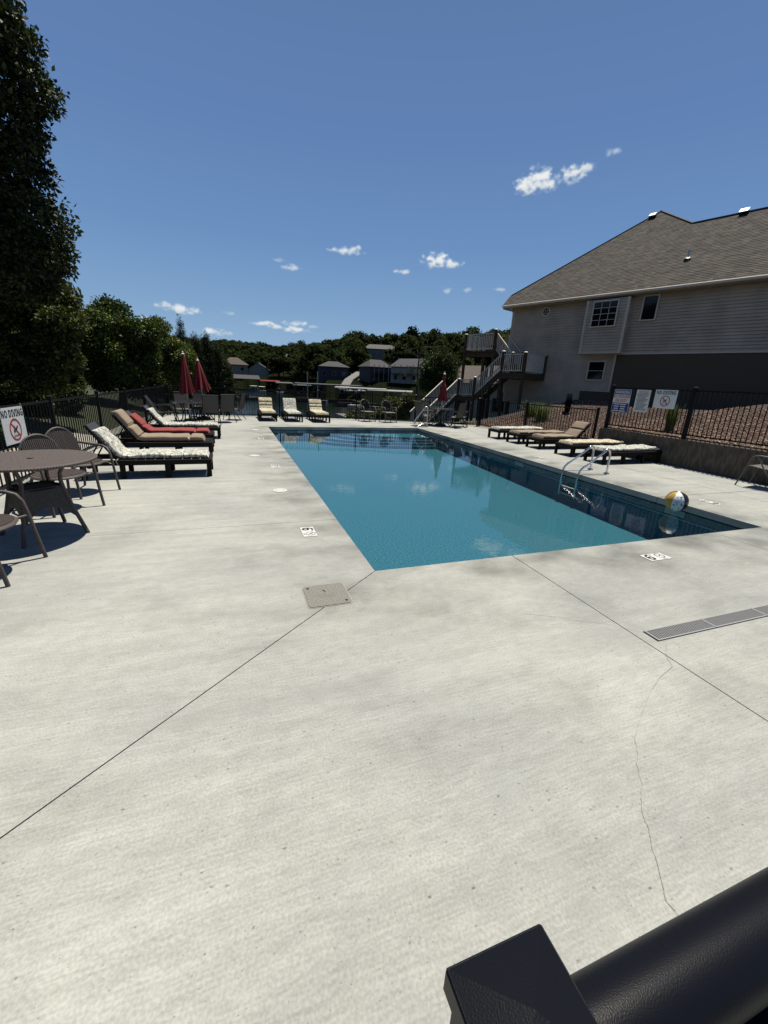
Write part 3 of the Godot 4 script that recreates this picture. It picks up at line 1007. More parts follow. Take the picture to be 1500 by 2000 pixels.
func house() -> void:
	var o := thing("house", "large beige clapboard house with a grey shingle roof to the right of the pool", "house")
	house_frame(o)
	# walls
	var wb := MB.new()
	wb.box(V(3.97, 3.45, -5.51), V(20.04, 5.1, 11.0))
	obj("wall", wb, M.siding, o)
	var s := MB.new()
	siding(s, 0.0, 14.0, 3.47, 5.95, 0.0)
	siding(s, -6.05, -0.0, 3.47, 5.95, 0.0)
	siding(s, -6.05, 0.0, 1.70, 3.47, 0.0)
	siding(s, -6.05, -1.46, 1.0, 1.70, 0.0)
	obj("lap_siding", s, M.siding, o)
	var g := MB.new()
	for i in 90:
		var y := 1.0 + i * 0.055
		g.box(V(-6.06, y, -5.5), V(0.012, 0.05, 11.0))
	obj("end_wall_siding", g, M.siding, o)
	var st := MB.new()
	st.box(V(7.0, 2.15, -0.04), V(14.0, 2.55, 0.1))
	st.box(V(-0.735, 1.19, -0.02), V(1.45, 1.0, 0.06))
	obj("foundation", st, M.stucco, o)
	var tr := MB.new()
	tr.box(V(-6.0, 3.4, 0.020), V(0.11, 5.0, 0.05))
	tr.box(V(7.0, 3.452, 0.022), V(14.0, 0.05, 0.045))
	tr.box(V(-0.03, 2.58, 0.020), V(0.07, 1.78, 0.05))
	obj("corner_trim", tr, M.trim, o)
	# bay that juts out on the upper floor
	var bay := MB.new()
	bay.box(V(-0.67, 4.66, 0.25), V(1.88, 2.36, 0.48))
	var bayo := obj("bay", bay, M.siding, o)
	var bs := MB.new()
	siding(bs, -1.60, 0.26, 3.50, 5.84, 0.492)
	obj("bay_siding", bs, M.siding, bayo)
	var bt := MB.new()
	bt.box(V(-1.60, 4.66, 0.50), V(0.11, 2.38, 0.05), Basis.IDENTITY, 0.01)
	bt.box(V(0.26, 4.66, 0.50), V(0.13, 2.38, 0.05), Basis.IDENTITY, 0.01)
	bt.box(V(-0.67, 3.485, 0.26), V(1.98, 0.06, 0.54))
	obj("bay_trim", bt, M.trim, bayo)
	window(o, -0.70, 5.20, 0.545, 1.18, 1.16, 3, 4, "twelve-pane window in the bay")
	window(o, 1.03, 5.37, 0.046, 0.66, 1.06, 1, 1, "plain dark window right of the bay")
	window(o, -0.82, 2.68, 0.046, 0.86, 0.94, 1, 2, "small sash window below the bay")
	# round window under the eave
	var rw := MB.new()
	for k in 28:
		var a := TAU * k / 28
		var e := TAU * (k + 1) / 28
		var p := V(cos(a), sin(a), 0)
		var q := V(cos(e), sin(e), 0)
		var at := V(-4.02, 5.62, 0.046)
		rw.quad(at + p * 0.17 + V(0, 0, 0.03), at + q * 0.17 + V(0, 0, 0.03), at + q * 0.23 + V(0, 0, 0.03), at + p * 0.23 + V(0, 0, 0.03), V(0, 0, 1))
		rw.quad(at + p * 0.23 - V(0, 0, 0.02), at + q * 0.23 - V(0, 0, 0.02), at + q * 0.23 + V(0, 0, 0.03), at + p * 0.23 + V(0, 0, 0.03), p)
	for s2 in [-0.06, 0.06]:
		rw.box(V(-4.02 + s2, 5.62, 0.066), V(0.018, 0.32, 0.012))
		rw.box(V(-4.02, 5.62 + s2, 0.067), V(0.32, 0.018, 0.012))
	var rwo := obj("window", rw, M.trim, o)
	rwo.set_meta("label", "small round window under the eave")
	var rp := MB.new()
	var disc := PackedVector2Array()
	for k in 24:
		disc.append(Vector2(cos(TAU * k / 24), sin(TAU * k / 24)) * 0.175)
	rp.prism(disc, 0.0, 0.006, Transform3D(Basis(V(1, 0, 0), V(0, 0, 1), V(0, -1, 0)), V(-4.02, 5.62, 0.048)))
	obj("pane", rp, M.glass_dark, rwo)
	# eave: soffit, fascia and gutter
	var ev := MB.new()
	ev.box(V(3.75, 5.93, 0.22), V(20.5, 0.03, 0.44))
	ev.box(V(3.75, 6.0, 0.445), V(20.5, 0.16, 0.03))
	ev.box(V(-6.49, 5.97, -5.0), V(0.03, 0.14, 10.9))
	obj("eave", ev, M.fascia, o)
	var gu := MB.new()
	gu.box(V(3.75, 6.015, 0.52), V(20.5, 0.115, 0.115), Basis.IDENTITY, 0.02)
	obj("gutter", gu, M.trim, o)
	var dp := MB.new()
	dp.tube([V(-6.02, 5.95, 0.40), V(-6.04, 5.7, 0.09), V(-6.05, 1.4, 0.09)], 0.038, 8)
	obj("downspout", dp, M.trim, o)
	# roof: base planes, then courses of shingles on the slope that faces the pool
	var pitch := 0.8
	var ry := func(w: float) -> float: return 6.06 + pitch * (0.50 - w)
	var rb := MB.new()
	var P := func(u: float, w: float, dy: float) -> Vector3: return V(u, ry.call(w) + dy, w)
	var front: Array = [P.call(-6.52, 0.50, -0.02), P.call(-6.62, -0.36, -0.02), P.call(-1.6, -5.85, -0.02), P.call(0.66, -4.0, -0.02), P.call(14.0, -4.0, -0.02), P.call(14.0, 0.50, -0.02)]
	var nf := V(0, 1, pitch).normalized()
	for i in range(1, 5):
		rb.tri3(front[0], front[i], front[i + 1], nf, nf, nf)
	var peak: Vector3 = front[2]
	var back := V(-1.6, peak.y, -8.5)
	rb.flat(front[1], peak, back, V(-6.62, 6.0, -11.3), V(-1, 1, 0))
	rb.flat(V(-6.52, 6.04, 0.50), front[1], V(-6.62, 6.0, -11.3), V(-6.54, 6.0, -11.3), V(-1, 0.2, 0))
	rb.flat(front[3], peak, back, V(4.0, 6.6, -10.0), V(1, 1, 0))
	rb.flat(V(0.4, front[3].y, -4.0), V(14.0, front[3].y, -4.0), V(14.0, 6.0, -8.6), V(0.4, 6.0, -8.6), V(0, 1, -1))
	rb.flat(back, V(-6.62, 6.0, -11.3), V(4.0, 6.0, -11.3), V(4.0, 6.6, -10.0), V(0, 1, -1))
	var roof := obj("roof", rb, mat(0.06, 0.054, 0.047, 0.95), o)
	var r := RandomNumberGenerator.new()
	r.seed = 77
	var sb := MB.new()
	var w0 := 0.50
	var dw := 0.105
	while w0 > -5.85:
		var w1 := w0 - dw
		var wm := (w0 + w1) * 0.5
		var ul := lerpf(-6.52, -6.62, (0.5 - wm) / 0.86) if wm > -0.36 else lerpf(-6.62, -1.6, (-0.36 - wm) / 5.49)
		var ur := 14.0 if wm > -4.0 else lerpf(0.66, -1.6, (-4.0 - wm) / 1.85)
		var u := ul
		while u < ur:
			var e := minf(u + r.randf_range(0.14, 0.36), ur)
			var lift := r.randf_range(0.012, 0.022)
			var k := r.randf_range(0.62, 1.25)
			var c := Color(0.086, 0.070, 0.056).lerp(Color(0.058, 0.054, 0.050), r.randf())
			sb.tint = Color(c.r * k, c.g * k, c.b * k)
			var a := P.call(u, w0, lift) as Vector3
			var b := P.call(e, w0, lift) as Vector3
			sb.quad(a, b, P.call(e, w1, 0.004), P.call(u, w1, 0.004), nf)
			sb.tint = Color(0.042, 0.038, 0.034)
			sb.quad(a, b, P.call(e, w0, -0.004), P.call(u, w0, -0.004), V(0, -0.3, 1).normalized())
			u = e
		w0 = w1
	var so := obj("shingles", sb, M.shingle, roof)
	stuff(so)
	var hp := MB.new()
	hp.tint = Color(0.08, 0.07, 0.06)
	hp.beam(P.call(-6.62, -0.36, 0.0), P.call(-1.6, -5.85, 0.0), 0.16, 0.05)
	hp.beam(P.call(-1.6, -5.85, 0.0), P.call(0.66, -4.0, 0.0), 0.16, 0.05)
	hp.beam(P.call(0.66, -4.0, 0.0), P.call(14.0, -4.0, 0.0), 0.16, 0.05)
	hp.beam(P.call(-6.52, 0.50, 0.0), P.call(-6.62, -0.36, 0.0), 0.08, 0.05)
	obj("ridge_cap", hp, M.shingle, roof)
	var slope := Basis(Vector3.RIGHT, atan(pitch))
	for e in [[-1.80, -5.35], [2.62, -3.88]]:
		var q: Vector3 = P.call(e[0], e[1], 0.05)
		var b := MB.new()
		b.box(V(0, 0.02, 0), V(0.30, 0.16, 0.26), Basis.IDENTITY, 0.02)
		var vo := put("roof_vent", b.mesh(), M.print_black, roof, q, slope)
		vo.set_meta("label", "square roof vent")
		var tcap := MB.new()
		tcap.box(V(0, 0.115, -0.03), V(0.34, 0.025, 0.30), Basis.IDENTITY, 0.008)
		put("vent_lid", tcap.mesh(), M.galv, roof, q, slope)
	var pv := MB.new()
	pv.tube([V(0, -0.05, 0), V(0, 0.34, 0)], 0.04, 10)
	pv.lathe([Vector2(0.15, 0.0), Vector2(0.06, 0.10), Vector2(0.042, 0.12)], 12)
	put("vent_pipe", pv.mesh(), M.galv, roof, P.call(1.68, -1.17, 0.03))

# ---------------------------------------------------------------- wooden deck and stairs at the end of the house
func railing(o: Node3D, a: Vector3, b: Vector3, high := 0.92, low := 0.10, gap := 0.115) -> void:
	var d := b - a
	var l := d.length()
	var u := d / l
	var t := MB.new()
	t.beam(a + V(0, high, 0), b + V(0, high, 0), 0.07, 0.045)
	obj("handrail", t, M.white_vinyl, o)
	var t2 := MB.new()
	t2.beam(a + V(0, low, 0), b + V(0, low, 0), 0.04, 0.045)
	obj("bottom_rail", t2, M.white_vinyl, o)
	var flat_l := Vector2(d.x, d.z).length()
	var m := maxi(2, int(flat_l / gap))
	var mesh := boxm(V(0.028, high - low - 0.04, 0.028))
	for k in m:
		put("baluster", mesh, M.white_vinyl, o, a + u * l * (k + 0.5) / m + V(0, (high + low) * 0.5, 0))

func post(o: Node3D, x: float, y0: float, y1: float, z: float) -> void:
	var p := put("post", boxm(V(0.125, y1 - y0, 0.125)), M.wood, o, V(x, (y0 + y1) * 0.5, z))
	var c := MB.new()
	c.box(V(0, (y1 - y0) * 0.5 + 0.012, 0), V(0.19, 0.024, 0.19))
	c.lathe([Vector2(0.13, 0.024), Vector2(0.05, 0.06), Vector2(0.0, 0.065)], 4, V(0, (y1 - y0) * 0.5, 0))
	obj("post_cap", c, M.white_vinyl, p)

func flight(o: Node3D, a: Vector3, b: Vector3, wide_axis: Vector3, wide: float) -> void:
	var d := b - a
	var n := int(absf(d.y) / 0.185)
	var run := V(d.x, 0, d.z)
	for k in n:
		var q := a + d * ((k + 0.5) / n) + V(0, 0.02, 0)
		var s := V(absf(wide_axis.x) * wide + absf(run.normalized().x) * 0.29, 0.04, absf(wide_axis.z) * wide + absf(run.normalized().z) * 0.29)
		put("tread", boxm(s), M.wood, o, q)
	for s in [-0.5, 0.5]:
		var t := MB.new()
		var off: Vector3 = wide_axis * wide * s
		t.beam(a + off + V(0, -0.06, 0), b + off + V(0, -0.06, 0), 0.05, 0.28)
		obj("stringer", t, M.wood, o)

func deck_stairs() -> void:
	var o := thing("wooden_stairs", "weathered wooden stairs and landing with white balusters climbing the end of the beige house", "stairs")
	house_frame(o)
	var Z := V(0, 0, 1)
	var X := V(1, 0, 0)
	# landing against the wall
	var f := MB.new()
	f.box(V(-4.27, 2.41, 1.13), V(1.36, 0.06, 2.10))
	obj("landing_floor", f, M.wood, o)
	var rim := MB.new()
	rim.box(V(-4.27, 2.25, 2.16), V(1.40, 0.26, 0.05))
	rim.box(V(-3.57, 2.25, 1.12), V(0.05, 0.26, 2.1))
	rim.box(V(-4.97, 2.25, 1.12), V(0.05, 0.26, 2.1))
	obj("landing_rim", rim, M.wood, o)
	post(o, -3.60, 0.6, 3.42, 2.10)
	post(o, -4.94, 0.6, 3.50, 2.10)
	post(o, -3.60, 2.2, 3.42, 0.12)
	post(o, -4.94, 2.2, 3.50, 1.22)
	railing(o, V(-4.87, 2.44, 2.12), V(-3.67, 2.44, 2.12))
	railing(o, V(-3.60, 2.44, 2.03), V(-3.60, 2.44, 0.2))
	# upper flight to the deck
	flight(o, V(-4.95, 2.44, 0.62), V(-6.20, 3.62, 0.62), Z, 0.95)
	railing(o, V(-5.0, 2.52, 1.16), V(-6.15, 3.62, 1.16))
	railing(o, V(-5.0, 2.52, 0.12), V(-6.15, 3.62, 0.12))
	post(o, -5.05, 2.2, 3.62, 0.12)
	# lower flight
	flight(o, V(-4.95, 2.44, 1.68), V(-6.55, 1.10, 1.68), Z, 0.9)
	railing(o, V(-5.0, 2.46, 2.16), V(-6.55, 1.14, 2.16))
	railing(o, V(-5.0, 2.46, 1.24), V(-6.55, 1.14, 1.24))
	# lower landing
	var lf := MB.new()
	lf.box(V(-7.18, 1.05, 1.65), V(1.30, 0.06, 1.2))
	lf.box(V(-7.18, 0.92, 2.22), V(1.30, 0.2, 0.05))
	obj("landing_floor", lf, M.wood, o)
	post(o, -6.60, -0.6, 2.14, 2.18)
	post(o, -7.76, -0.6, 2.02, 2.18)
	post(o, -6.60, -0.6, 2.14, 1.1)
	post(o, -7.76, -0.6, 2.02, 1.1)
	railing(o, V(-7.70, 1.08, 2.18), V(-6.67, 1.08, 2.18))
	railing(o, V(-7.76, 1.08, 1.15), V(-6.67, 1.08, 1.15))
	# last flight turns away from the house towards the lake side
	flight(o, V(-8.35, 1.02, 2.3), V(-8.35, -0.9, 5.0), X, 1.0)
	railing(o, V(-7.82, 1.08, 2.25), V(-7.82, -0.85, 5.0))
	railing(o, V(-8.85, 1.08, 2.25), V(-8.85, -0.85, 5.0))
	post(o, -7.82, -1.4, 0.15, 5.05)
	var e := MB.new()
	e.box(V(-8.33, 1.05, 1.65), V(1.05, 0.06, 1.3))
	obj("landing_floor", e, M.wood, o)
	# high deck wrapped round the corner of the house
	var d := thing("wooden_deck", "high wooden deck with white balusters at the far corner of the beige house", "deck")
	house_frame(d)
	for k in 10:
		var b := MB.new()
		b.box(V(-7.22, 3.60, 1.2 - k * 0.43), V(2.16, 0.05, 0.42))
		obj("floor_board", b, M.wood, d)
	var rm := MB.new()
	rm.box(V(-7.22, 3.44, 1.30), V(2.20, 0.27, 0.06))
	rm.box(V(-8.30, 3.44, -0.85), V(0.06, 0.27, 4.3))
	rm.box(V(-6.15, 3.44, -0.85), V(0.06, 0.27, 4.3))
	obj("rim_board", rm, M.wood, d)
	post(d, -6.18, -0.2, 4.72, 1.30)
	post(d, -8.28, -0.6, 4.56, 1.30)
	for q in [[-6.9, 1.2], [-8.2, -0.9], [-6.3, -0.9], [-8.2, -2.9], [-6.3, -2.9]]:
		var y0 := -0.6
		put("post", boxm(V(0.14, 3.3 - y0, 0.14)), M.wood, d, V(q[0], (3.3 + y0) * 0.5, q[1]))
	railing(d, V(-8.2, 3.64, 1.30), V(-6.26, 3.64, 1.30))
	railing(d, V(-8.28, 3.64, 1.2), V(-8.28, 3.64, -3.0))
	# furniture up there
	var ch := thing("deck_bench", "brown slatted patio bench standing on the high wooden deck", "bench")
	house_frame(ch)
	put("seat", boxm(V(1.35, 0.05, 0.45)), M.tan, ch, V(-7.15, 4.05, 0.6))
	for s in [-0.62, 0.62]:
		for z in [0.4, 0.8]:
			put("leg", boxm(V(0.05, 0.42, 0.05)), M.wood, ch, V(-7.15 + s, 3.84, z))
	for k in 6:
		put("back_slat", boxm(V(1.35, 0.055, 0.025)), M.tan, ch, V(-7.15, 4.14 + k * 0.075, 0.38))
	var gr := thing("grill", "grey boxy cover of something on the far left of the high deck", "box")
	house_frame(gr)
	var gb := MB.new()
	gb.box(V(-7.62, 4.22, -0.4), V(0.55, 1.15, 0.5), Basis.IDENTITY, 0.05)
	obj("cover", gb, M.wicker, gr)

# ---------------------------------------------------------------- the far shore
func shore_d(az: float) -> float:
	return piecewise(az, [[-60, 60], [-30, 80], [-12, 130], [-6, 205], [2, 212], [8, 190], [12, 150], [20, 134], [30, 118], [38, 92], [48, 70], [70, 55]])

func hill_top(az: float) -> float:
	return piecewise(az, [[-40, 6], [-10, 11], [0, 13.5], [7, 11.0], [12, 12.0], [16, 13.5], [24, 14.5], [36, 14.0], [60, 13]])

func hill_h(az: float, d: float) -> float:
	var s := shore_d(az)
	var rise := smooth(s + 4, s + 150, d) if az < 14.0 else smooth(s + 2, s + 120, d)
	var h := lerpf(1.2, hill_top(az), rise)
	return lerpf(-6.5, h, smooth(s - 7, s + 7, d)) + sin(az * 1.3 + d * 0.03) * 0.5 * rise

func polar(az: float, d: float, y := INF) -> Vector3:
	var a := deg_to_rad(az)
	return V(sin(a) * d, hill_h(az, d) if y == INF else y, -cos(a) * d)

func house_far(called: String, label: String, at: Vector3, turn: float, size: Vector3, roof_h: float, hip: float, wall: Material, roof: Material, wins: int, porch := false) -> Node3D:
	# front faces +z; hip = how far the ridge ends come in (0 is a gable)
	var o := thing(called, label, "house", at, turn, "")
	var b := MB.new()
	b.box(V(0, size.y * 0.5 - 2.0, 0), V(size.x, size.y + 4.0, size.z))
	if hip <= 0.0:
		for s in [-1, 1]:
			var nn := V(s, 0, 0)
			b.tri3(V(s * size.x * 0.5, size.y, -size.z * 0.5), V(s * size.x * 0.5, size.y, size.z * 0.5), V(s * size.x * 0.5, size.y + roof_h, 0), nn, nn, nn)
	obj("wall", b, wall, o)
	var ov := 0.5
	var ex := size.x * 0.5 + ov
	var ez := size.z * 0.5 + ov
	var y := size.y - 0.05
	var rx := ex - hip
	var t := MB.new()
	t.flat(V(-ex, y, ez), V(ex, y, ez), V(rx, y + roof_h, 0), V(-rx, y + roof_h, 0), V(0, 1, 1))
	t.flat(V(-ex, y, -ez), V(ex, y, -ez), V(rx, y + roof_h, 0), V(-rx, y + roof_h, 0), V(0, 1, -1))
	if hip > 0.0:
		for s in [-1, 1]:
			var nn := V(s * roof_h, hip, 0).normalized()
			t.tri3(V(s * ex, y, -ez), V(s * ex, y, ez), V(s * rx, y + roof_h, 0), nn, nn, nn)
	t.box(V(0, y - 0.12, ez - 0.06), V(ex * 2, 0.24, 0.1))
	obj("roof", t, roof, o)
	for i in wins:
		for lv in maxi(1, int(size.y / 3.0)):
			var x := -size.x * 0.5 + size.x * (i + 0.5) / wins
			var wy := 1.5 + lv * 2.8
			var f := put("window", boxm(V(1.5, 1.5, 0.08)), M.far_trim, o, V(x, wy, size.z * 0.5 + 0.03))
			put("pane", boxm(V(1.25, 1.25, 0.04)), M.glass_dark, f, V(0, 0, 0.05))
	if porch:
		put("balcony", boxm(V(size.x * 0.9, 0.2, 2.0)), M.wood, o, V(0, 2.6, size.z * 0.5 + 1.05))
		put("balcony_rail", boxm(V(size.x * 0.9, 0.08, 0.06)), M.far_trim, o, V(0, 3.6, size.z * 0.5 + 2.0))
		for i in 5:
			put("porch_post", boxm(V(0.16, 5.2, 0.16)), M.far_trim, o, V(-size.x * 0.44 + size.x * 0.22 * i, 2.6, size.z * 0.5 + 1.98))
	return o

func dock(label: String, a: Vector3, turn: float, size: Vector2, top: float, roofm: Material, rise := 0.5) -> Node3D:
	var o := thing("boat_dock", label, "dock", V(a.x, -4.8, a.z), turn)
	var d := MB.new()
	d.box(V(0, 0.35, 0), V(size.x, 0.3, size.y))
	obj("platform", d, M.wood, o)
	var r := MB.new()
	for s in [-1, 1]:
		r.flat(V(-size.x * 0.5, top, s * size.y * 0.5), V(size.x * 0.5, top, s * size.y * 0.5), V(size.x * 0.5, top + rise, 0), V(-size.x * 0.5, top + rise, 0), V(0, 1, 0.1 * s))
		r.box(V(0, top - 0.12, s * size.y * 0.5), V(size.x, 0.24, 0.08))
		r.box(V(s * size.x * 0.5, top - 0.06, 0), V(0.08, 0.3, size.y))
	obj("roof", r, roofm, o)
	var n := int(size.x / 4.5) + 1
	for i in n:
		for s in [-1, 0, 1]:
			put("post", boxm(V(0.16, top - 0.3, 0.16)), M.frame_dark, o, V(-size.x * 0.48 + size.x * 0.96 * i / maxf(1.0, n - 1.0), (top + 0.2) * 0.5, s * size.y * 0.46))
	return o

func boat(label: String, at: Vector3, turn: float, long: float, hull: Material, covered: bool) -> void:
	var o := thing("boat", label, "boat", V(at.x, -4.8, at.z), turn, "")
	var b := MB.new()
	var p := PackedVector2Array()
	for q in [[-0.5, -0.17], [0.15, -0.18], [0.38, -0.11], [0.5, 0.0], [0.38, 0.11], [0.15, 0.18], [-0.5, 0.17]]:
		p.append(Vector2(q[0], q[1]) * long)
	b.prism(p, -0.2, 0.75)
	obj("hull", b, hull, o)
	var w := MB.new()
	w.box(V(0, 1.0, 0), V(long * 0.28, 0.5, long * 0.26), Basis.IDENTITY, 0.12)
	obj("windshield", w, M.glass_dark, o)
	if covered:
		var c := MB.new()
		c.box(V(-long * 0.1, 2.2, 0), V(long * 0.45, 0.08, long * 0.3), Basis.IDENTITY, 0.03)
		for s in [-1, 1]:
			c.box(V(-long * 0.28, 1.4, s * long * 0.14), V(0.05, 1.6, 0.05))
			c.box(V(long * 0.08, 1.4, s * long * 0.14), V(0.05, 1.6, 0.05))
		obj("bimini_top", c, M.white, o)

func far_shore() -> void:
	var b := MB.new()
	var azs: Array[float] = []
	var a := -60.0
	while a <= 75.0:
		azs.append(a)
		a += 1.5
	var ts: Array[float] = [-10.0, -7, -4, 0, 3, 7, 12, 20, 30, 42, 56, 72, 90, 110, 130, 150, 190, 260, 400]
	for i in azs.size() - 1:
		for k in ts.size() - 1:
			var p: Array = []
			for e in [[i, k], [i + 1, k], [i + 1, k + 1], [i, k + 1]]:
				p.append(polar(azs[e[0]], shore_d(azs[e[0]]) + ts[e[1]]))
			b.flat(p[0], p[1], p[2], p[3])
	setting("hills", b, M.earth, "wooded hills across the lake")
	var slate := mat(0.030, 0.030, 0.033, 0.9)
	var brownroof := mat(0.050, 0.038, 0.031, 0.9)
	var greyroof := mat(0.06, 0.058, 0.056, 0.9)
	var navy := mat(0.022, 0.022, 0.030, 0.85)
	var cream := mat(0.16, 0.15, 0.125, 0.8)
	var pale := mat(0.19, 0.19, 0.18, 0.8)
	var tin := mat(0.075, 0.075, 0.078, 0.7, 0.0, 0.2)
	var tin_red := mat(0.11, 0.022, 0.02, 0.7, 0.0, 0.2)
	var tin_white := mat(0.20, 0.20, 0.195, 0.7, 0.0, 0.2)
	house_far("lake_house", "cream two-storey house with brown hip roof at the far left shore beside the conifers", polar(0.7, 219, -0.2), deg_to_rad(8), V(10.5, 6.2, 9), 3.2, 4.0, cream, brownroof, 2)
	house_far("lake_house", "small pale gabled house by the water, right of the cream house", polar(3.6, 222, -0.5), deg_to_rad(80), V(8, 5.0, 9), 3.0, 0.0, pale, greyroof, 2)
	house_far("lake_house", "dark navy house with low hip roof left of the green lawn", polar(12.9, 162, 2.0), deg_to_rad(-8), V(10.5, 3.9, 8), 1.9, 4.0, navy, slate, 3)
	house_far("lake_house", "dark house with a screened balcony just right of the green lawn", polar(18.4, 150, 1.6), deg_to_rad(10), V(8.2, 4.6, 8), 2.4, 2.5, navy, slate, 3, true)
	house_far("lake_house", "white house with grey gable and balcony behind the bare tree", polar(23.4, 142, 1.6), deg_to_rad(-60), V(11, 4.8, 9.5), 2.7, 0.0, pale, slate, 3, true)
	house_far("lake_house", "long cream house high on the hill between the trees", polar(19.0, 232, 13.4), deg_to_rad(-18), V(17, 4.0, 9), 2.4, 3.0, cream, greyroof, 5)
	house_far("lake_house", "white house half hidden by trees on the hill, right of the long cream one", polar(25.4, 214, 12.8), deg_to_rad(-24), V(15, 4.0, 9), 1.6, 3.0, pale, slate, 5)
	house_far("lake_house", "small white house deep among the trees of the left hillside", polar(7.4, 262, 8.0), deg_to_rad(0), V(9, 4.0, 8), 2.2, 2.0, cream, greyroof, 2)
	house_far("neighbour_house", "neighbouring house with a brown roof seen between the posts of the wooden deck", V(27.6, -1.6, -40.5), deg_to_rad(-62), V(9, 3.6, 7), 1.9, 0.0, pale, brownroof, 2)
	var lw := MB.new()
	for i in 10:
		var p: Array = []
		for e in [[15.0, 0.0], [17.2, 0.0], [17.2, 1.0], [15.0, 1.0]]:
			var dd := lerpf(143.0, 166.0, (i + e[1]) / 10.0)
			p.append(polar(e[0] + (dd - 143.0) * 0.012, dd, lerpf(-2.2, 3.6, (i + e[1]) / 10.0) + 0.2))
		lw.flat(p[0], p[1], p[2], p[3])
	setting("lawn", lw, mat(0.085, 0.14, 0.022, 0.95), "bright green lawn between two dark lake houses")
	for q in [[[14.2, 141.0, -2.0], [15.0, 152.0, 1.2], [16.4, 166.0, 4.0], [17.6, 169.0, 4.3]], [[14.4, 140.0, -2.4], [16.6, 141.0, -2.3], [17.8, 148.0, -0.6], [17.9, 160.0, 3.0]], [[20.6, 138.0, -1.8], [20.8, 146.0, 0.4], [20.2, 154.0, 1.6]]]:
		var pb := MB.new()
		for i in q.size() - 1:
			var p0 := polar(q[i][0], q[i][1], q[i][2] + 0.45)
			var p1 := polar(q[i + 1][0], q[i + 1][1], q[i + 1][2] + 0.45)
			pb.beam(p0, p1, 3.0, 0.5)
		setting("driveway", pb, M.far_trim, "pale concrete drive between lake houses")
	# docks: three large roofed ones in front, smaller ones to the left
	dock("large covered dock with a long white roof edge, left of the two nearest docks", polar(12.1, 128), deg_to_rad(-4), Vector2(19, 12), 4.9, tin, 0.12)
	dock("covered dock with a bright white low-pitched roof in front of the dark houses", polar(16.6, 112), deg_to_rad(-17), Vector2(13, 11), 4.55, tin_white, 0.16)
	dock("covered dock with a white roof that slopes down to the right", polar(20.6, 110), deg_to_rad(-24), Vector2(11, 12), 4.3, tin_white, 0.22)
	dock("small grey roofed dock at the foot of the cream house", polar(1.4, 200), deg_to_rad(4), Vector2(15, 9), 4.8, slate, 1.6)
	dock("low dock with a red roof among the far moored boats", polar(4.8, 190), deg_to_rad(3), Vector2(8, 8), 4.3, tin_red, 0.5)
	dock("grey flat dock right of the red-roofed dock", polar(7.0, 178), deg_to_rad(-2), Vector2(9, 8), 4.0, tin, 0.4)
	dock("dark low dock between the grey dock and the dark wooded point", polar(8.9, 168), deg_to_rad(-6), Vector2(7, 8), 3.6, slate, 0.4)
	var hull_blue := mat(0.02, 0.03, 0.10, 0.4)
	boat("low dark boat with white seats floating on open water beyond the fence", polar(1.6, 122), deg_to_rad(4), 9.0, navy, false)
	boat("blue-covered boat moored beside the small grey roofed dock", polar(2.9, 187), deg_to_rad(75), 8.0, hull_blue, true)
	boat("white boat moored between the grey roofed dock and the red-roofed dock", polar(3.8, 182), deg_to_rad(95), 7.5, tin_white, true)
	boat("white boat under the grey flat dock", polar(6.1, 172), deg_to_rad(85), 7.0, tin_white, false)
	boat("dark boat in the shade of the large covered dock", polar(11.6, 121), deg_to_rad(70), 8.0, navy, false)
	boat("white boat in the shade of the bright-roofed dock", polar(16.0, 105), deg_to_rad(60), 7.0, pale, false)
	boat("small dark boat tied up right of the bright-roofed dock", polar(19.0, 102), deg_to_rad(50), 6.0, navy, false)
	boat("boat with a white bimini top behind the dark low dock", polar(9.4, 172), deg_to_rad(80), 7.0, pale, true)
	for e in [[9.6, 150.0, "tall thin grey mooring pole left of the large covered dock"], [10.9, 146.0, "tall thin grey mooring pole just behind the large covered dock"]]:
		var pl := thing("mooring_pole", e[2], "pole", polar(e[0], e[1], -4.8))
		var pm := MB.new()
		pm.tube([V(0, 0, 0), V(0, 8.6, 0)], 0.16, 8)
		obj("pole", pm, M.galv, pl)
	# gangway from the near bank down to the dock
	var g := thing("gangway", "pale gangway with dark handrails leading down from the bank to the docks", "gangway", V(8.4, -1.0, -24.5))
	var g1 := V(8.4, -1.0, -24.5)
	var g2 := V(16.3, -3.6, -66.0)
	var gd := MB.new()
	gd.beam(Vector3.ZERO, g2 - g1, 1.5, 0.2)
	obj("walkway", gd, M.path, g)
	for s in [-0.8, 0.8]:
		var off := V(s, 0, s * 0.19)
		var rl := MB.new()
		rl.beam(off + V(0, 1.05, 0), off + V(0, 1.05, 0) + g2 - g1, 0.07, 0.07)
		rl.beam(off + V(0, 0.55, 0), off + V(0, 0.55, 0) + g2 - g1, 0.04, 0.04)
		obj("handrail", rl, M.chair_grey, g)
		var pm := boxm(V(0.05, 1.05, 0.05))
		for k in 22:
			put("rail_post", pm, M.chair_grey, g, off + (g2 - g1) * k / 21.0 + V(0, 0.52, 0))

